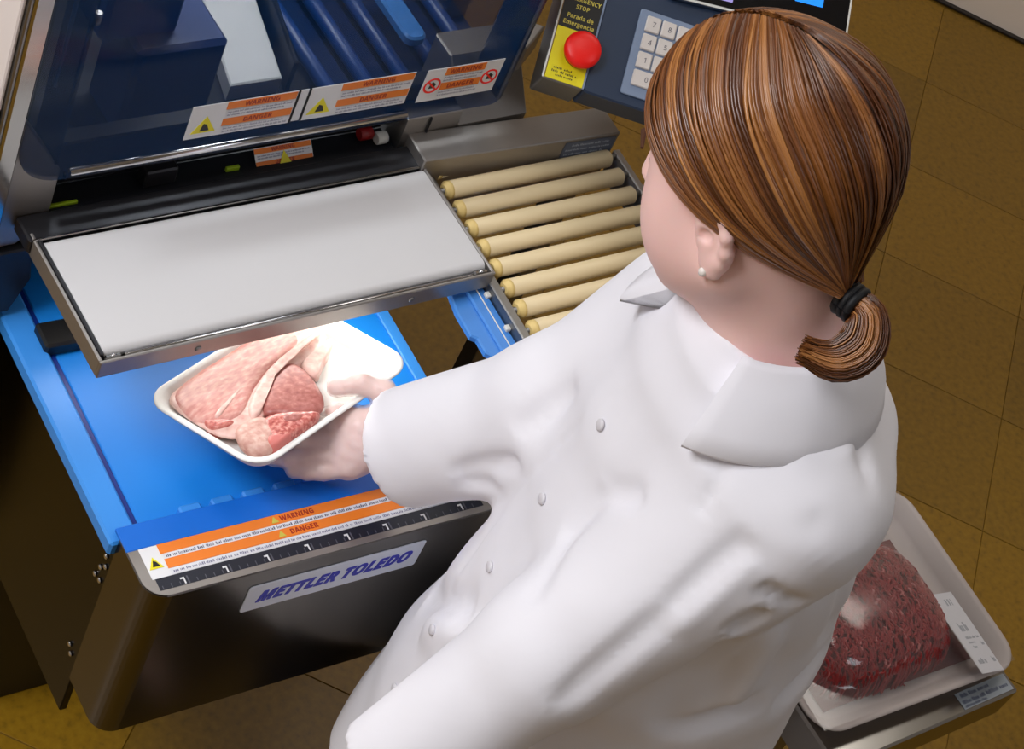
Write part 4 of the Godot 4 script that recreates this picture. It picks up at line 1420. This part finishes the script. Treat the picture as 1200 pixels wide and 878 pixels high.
	for s in [-1, 1]:
		st = begin()
		S = []
		var an: Vector3 = V(0.425, 0.06, 0.262) + LT * 0.09 * s
		cap(an - V(0, 0.012, 0), an + FW * 0.17 - V(0, 0.022, 0), 0.050, 0.040, 0.03)
		cap(an - FW * 0.03 - V(0, 0.02, 0), an + FW * 0.05, 0.045, 0.045, 0.03)
		net(st, an - V(0.26, 0.062, 0.2), an + V(0.2, 0.07, 0.2), 0.008, sh, func(p: Vector3, e: float) -> float: return maxf(e, 0.001 - p.y))
		ob("shoe", done(st), M.shoe, root)
	# clear vinyl glove with loose, wrinkled cuff
	st = begin()
	S = []
	hand(0.0022)
	cap(RW + V(0.004, 0.004, 0.008), RW.lerp(RE, 0.22), 0.031, 0.038, 0.015, true)
	var nz := FastNoiseLite.new()
	nz.seed = 8
	nz.frequency = 55.0
	net(st, V(0.17, 0.85, -0.18), V(0.37, 1.02, 0.02), 0.0034, sh, func(p: Vector3, e: float) -> float: return e + nz.get_noise_3dv(p) * 0.0032)
	ob("glove", done(st), M.glove, root)

func crease(a: Vector3, b: Vector3, width: float, amp: float) -> void:
	folds.append([a, b, width, amp * 1.45])

func coat_folds() -> void:
	cloth.seed = 31
	cloth.frequency = 0.085
	cloth.fractal_octaves = 2
	folds = []
	# front edge of the left sleeve, arching over the chest
	crease(V(0.272, 1.282, 0.262), V(0.268, 1.236, 0.223), 0.012, -0.007)
	crease(V(0.268, 1.240, 0.225), V(0.250, 1.168, 0.226), 0.012, -0.008)
	crease(V(0.252, 1.180, 0.224), V(0.187, 1.154, 0.272), 0.011, -0.006)
	# long fold under the left sleeve
	crease(V(0.300, 1.335, 0.356), V(0.256, 1.240, 0.357), 0.012, -0.011)
	crease(V(0.262, 1.252, 0.357), V(0.186, 1.106, 0.356), 0.012, -0.008)
	crease(V(0.306, 1.320, 0.366), V(0.262, 1.215, 0.366), 0.012, 0.006)
	# cloth bunched below the left armpit
	crease(V(0.330, 1.266, 0.400), V(0.309, 1.228, 0.394), 0.011, -0.010)
	crease(V(0.322, 1.215, 0.390), V(0.338, 1.020, 0.387), 0.015, -0.014)
	crease(V(0.392, 1.195, 0.390), V(0.395, 1.060, 0.404), 0.019, 0.012)
	crease(V(0.364, 1.268, 0.408), V(0.311, 1.298, 0.388), 0.010, -0.008)
	crease(V(0.440, 1.062, 0.410), V(0.330, 1.020, 0.387), 0.012, -0.010)
	crease(V(0.551, 1.060, 0.378), V(0.450, 1.042, 0.412), 0.012, -0.008)
	crease(V(0.420, 1.150, 0.402), V(0.445, 1.060, 0.412), 0.011, -0.007)
	crease(V(0.340, 1.372, 0.371), V(0.459, 1.189, 0.388), 0.013, -0.007)
	crease(V(0.470, 1.300, 0.352), V(0.520, 1.080, 0.372), 0.020, -0.006)
	# sleeve seam, gathers below the collar
	crease(V(0.304, 1.368, 0.294), V(0.282, 1.315, 0.312), 0.006, -0.004)
	crease(V(0.338, 1.412, 0.275), V(0.315, 1.376, 0.293), 0.009, -0.004)
	crease(V(0.362, 1.418, 0.286), V(0.330, 1.390, 0.307), 0.009, -0.004)
	crease(V(0.420, 1.405, 0.312), V(0.405, 1.360, 0.372), 0.012, -0.004)
	# front edge of the coat
	crease(V(0.297, 1.300, 0.160), V(0.296, 1.077, 0.118), 0.004, -0.003)
	crease(V(0.296, 1.090, 0.119), V(0.286, 0.900, 0.118), 0.004, -0.003)
	# reaching sleeve
	crease(V(0.282, 1.030, 0.050), V(0.300, 1.120, 0.105), 0.012, -0.007)
	crease(V(0.296, 1.017, 0.051), V(0.300, 1.060, 0.095), 0.010, -0.005)
	crease(V(0.292, 1.140, 0.085), V(0.330, 1.230, 0.105), 0.015, -0.006)
	crease(V(0.310, 1.110, 0.030), V(0.300, 1.040, 0.015), 0.014, -0.004)
	# skirt
	crease(V(0.305, 0.830, 0.085), V(0.250, 0.985, 0.180), 0.020, -0.008)
	crease(V(0.262, 0.860, 0.130), V(0.225, 1.000, 0.215), 0.020, 0.006)

func folds_buttons(coat: Node3D, sh: Vector3) -> void:
	# snap buttons down the front: found by walking in from the front to the cloth
	for y in [1.27, 1.15, 1.03, 0.91, 0.79]:
		var p := V(0.39, y, 0.212) + FW * 0.30
		for i in 60:
			var e := sd(p)
			if e < 0.0006:
				break
			p -= FW * maxf(e * 0.8, 0.0005)
		ob("button", lathe([Vector2(0, 0), Vector2(0.006, 0), Vector2(0.006, 0.002), Vector2(0.004, 0.003), Vector2(0, 0.003)], 14), M.button, coat, Transform3D(frame_of(FW + V(0, 0.15, 0)), p - sh))

func collar(root: Node3D, w: Transform3D) -> void:
	# a turned-down collar: stand inside, fold at the top, fall outside
	var st := begin()
	st.set_smooth_group(0)
	var n := 40
	var rows := []
	for i in n + 1:
		var t := float(i) / n
		var th := lerpf(48.0, 322.0, t) * DEG
		var front := pow(maxf(cos(th), 0.0), 1.2)
		var back := maxf(-cos(th), 0.0)
		var c := V(0.392, 0.026, 0.208)
		var dir := FW * cos(th) + LT * sin(th)
		var ring := []
		# [radius, height, forward shift]
		var prof := [[0.066, 1.372], [0.0665, 1.405], [0.069, 1.425], [0.0735, 1.431], [0.079, 1.426], [0.096, 1.404], [0.111, 1.380], [0.118, 1.362], [0.1165, 1.357], [0.105, 1.372], [0.088, 1.394], [0.074, 1.402]]
		for p in prof:
			var r: float = p[0]
			var k := clampf((r - 0.066) / 0.052, 0.0, 1.0)
			r *= 1.0 + 0.10 * absf(sin(th)) * k
			var y: float = p[1] - front * (0.020 + 0.020 * k) + back * 0.006
			ring.append(c + dir * r + V(0, y, 0) + FW * front * 0.015)
		rows.append(ring)
	var m: int = rows[0].size()
	for i in n:
		for k in m:
			var l := (k + 1) % m
			quad(st, rows[i][k], rows[i][l], rows[i + 1][l], rows[i + 1][k])
	for e in [0, n]:
		for k in range(1, m - 1):
			if e == 0:
				tri(st, rows[e][0], rows[e][k + 1], rows[e][k])
			else:
				tri(st, rows[e][0], rows[e][k], rows[e][k + 1])
	ob("collar", done(st), M.coat, root, w)

func hair(root: Node3D, w: Transform3D) -> void:
	var rng := RandomNumberGenerator.new()
	rng.seed = 19
	var nz := FastNoiseLite.new()
	nz.seed = 3
	nz.frequency = 1.0
	var T := V(-0.092, -0.088, 0.0)
	var c := V(-0.010, 0.030, 0)
	var R := V(0.108, 0.106, 0.084)
	var path := func(p: float, s: float, t: float, off: float) -> Vector3:   # head coordinates (forward, up, left)
		var a0 := deg_to_rad(lerpf(34.0, 112.0, p))
		var w0 := V(cos(a0), sin(a0), 0.05 * s)
		var w1 := V(0.66, 0.14, 0.74 * s).slerp(V(-0.86, 0.50, 0.08 * s).normalized(), p * p * 0.35 + p * 0.65) if false else V(0.70, 0.20, 0.72 * s).lerp(V(-0.84, 0.56, 0.06 * s), p)
		w1 += V(0, 0.30, 0.62 * s) * sin(p * PI)
		var w2 := V(-0.02, -0.34, 0.93 * s).lerp(V(-0.98, -0.12, 0.04 * s), p)
		w2 += V(-0.05, -0.05, 0.40 * s) * sin(p * PI)
		w0 = w0.normalized()
		w1 = w1.normalized()
		w2 = w2.normalized()
		var w3 := V(-0.62, -0.78, 0.10 * s * (1.0 - p)).normalized()
		var d: Vector3
		if t < 0.36:
			var u := t / 0.36
			d = w0.slerp(w1, u)
			d = d.lerp(w1.slerp(w2, u * 0.5 - 0.25), u * 0.25) if u > 0.5 else d
		elif t < 0.72:
			d = w1.slerp(w2, (t - 0.36) / 0.36)
		else:
			d = w2.slerp(w3, (t - 0.72) / 0.28)
		d = d.normalized()
		var lift := 0.006 + off
		var q := c + V(d.x * (R.x + lift), d.y * (R.y + lift), d.z * (R.z + lift))
		var e := smoothstep(0.70, 1.0, t)
		var tie := T + V(0.0, 0.010, 0.014 * s * (1.0 - p) + 0.004 * s)
		return q.lerp(tie, e * e)
	# smooth each path by averaging neighbouring samples
	var smooth_path := func(p: float, s: float, off: float, n: int) -> Array:
		var raw := []
		for i in n + 1:
			raw.append(path.call(p, s, float(i) / n, off))
		for k in 3:
			var nx := raw.duplicate()
			for i in range(1, n):
				nx[i] = (raw[i - 1] + raw[i] * 2.0 + raw[i + 1]) * 0.25
			raw = nx
		return raw
	var st := begin()
	# under layer
	var np_ := 26
	var nt := 26
	for s in [-1.0, 1.0]:
		var grid := []
		for i in np_ + 1:
			var r := []
			for q in smooth_path.call(float(i) / np_, s, -0.0035, nt):
				r.append(H(q.x, q.y, q.z))
			grid.append(r)
		st.set_smooth_group(0)
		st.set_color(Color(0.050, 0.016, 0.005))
		for i in np_:
			for j in nt:
				if s > 0.0:
					quad(st, grid[i][j], grid[i][j + 1], grid[i + 1][j + 1], grid[i + 1][j])
				else:
					quad(st, grid[i][j], grid[i + 1][j], grid[i + 1][j + 1], grid[i][j + 1])
	# strands
	var dark := Color(0.075, 0.022, 0.006)
	var mid := Color(0.215, 0.072, 0.016)
	var lite := Color(0.47, 0.20, 0.055)
	for s in [-1.0, 1.0]:
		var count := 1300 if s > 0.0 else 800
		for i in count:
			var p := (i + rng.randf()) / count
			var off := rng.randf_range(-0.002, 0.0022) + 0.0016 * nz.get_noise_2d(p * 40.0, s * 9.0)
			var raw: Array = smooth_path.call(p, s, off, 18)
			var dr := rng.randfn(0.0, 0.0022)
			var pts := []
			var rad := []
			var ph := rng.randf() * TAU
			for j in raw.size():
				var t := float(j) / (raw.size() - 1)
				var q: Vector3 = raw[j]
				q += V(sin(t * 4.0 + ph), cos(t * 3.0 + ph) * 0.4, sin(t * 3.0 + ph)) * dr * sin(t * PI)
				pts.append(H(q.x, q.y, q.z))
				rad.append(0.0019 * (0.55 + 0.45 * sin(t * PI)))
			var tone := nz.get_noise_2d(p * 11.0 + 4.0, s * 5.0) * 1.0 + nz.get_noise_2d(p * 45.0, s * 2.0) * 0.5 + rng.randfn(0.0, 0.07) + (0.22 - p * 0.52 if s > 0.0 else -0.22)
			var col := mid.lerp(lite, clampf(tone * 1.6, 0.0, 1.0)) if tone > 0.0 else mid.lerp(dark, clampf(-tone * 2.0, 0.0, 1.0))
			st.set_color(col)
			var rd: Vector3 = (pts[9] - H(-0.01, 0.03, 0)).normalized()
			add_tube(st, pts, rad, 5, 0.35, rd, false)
	# short tail below the tie
	var tp := [V(0.3752, 1.5274, 0.2619), V(0.3793, 1.5301, 0.2816), V(0.3702, 1.5123, 0.2997), V(0.3491, 1.4970, 0.2976), V(0.3260, 1.4940, 0.2760)]
	var cv := Curve3D.new()
	for i in tp.size():
		var d: Vector3 = (tp[mini(i + 1, 4)] - tp[maxi(i - 1, 0)]) * 0.22
		cv.add_point(tp[i], -d, d)
	var L := cv.get_baked_length()
	for i in 600:
		var a := rng.randf() * TAU
		var r := sqrt(rng.randf())
		var pts := []
		var rad := []
		var reach := rng.randf_range(0.72, 1.0)
		for j in 13:
			var t := j / 12.0 * reach
			var p0 := cv.sample_baked(t * L, true)
			var p1 := cv.sample_baked(minf(t * L + 0.004, L), true)
			var p2 := cv.sample_baked(maxf(t * L - 0.004, 0.0), true)
			var b := frame_of(p1 - p2, V(0.56, -0.71, -0.42))
			var env := 0.009 + 0.013 * sin(clampf(t * 1.15, 0.0, 1.0) * PI * 0.9)
			pts.append(p0 + (b.x * cos(a) + b.z * sin(a) * 0.8) * r * env)
			rad.append(0.0012 * (1.0 - 0.6 * t))
		var tone := nz.get_noise_2d(a * 1.3, 3.0) + rng.randfn(0, 0.2) - 0.1
		var col := mid.lerp(lite, clampf(tone * 1.5, 0.0, 1.0)) if tone > 0.0 else mid.lerp(dark, clampf(-tone * 2.0, 0.0, 1.0))
		st.set_color(col)
		add_tube(st, pts, rad, 4, 0.8, V(0.3, 0.5, 0.8), false)
	ob("hair", done(st), M.hair, root, w)
	# hair tie: soft dark band
	var ht := begin()
	var ax: Vector3 = (tp[1] - tp[0]).normalized()
	var b2 := frame_of(ax)
	for k in 3:
		var pts := []
		for i in 25:
			var a := TAU * i / 24
			pts.append(tp[0] + ax * (-0.004 + 0.006 * k) + (b2.x * cos(a) + b2.z * sin(a)) * 0.0135)
		add_tube(ht, pts, [0.0042], 8)
	ob("hair_tie", done(ht), M.hair_tie, root, w)
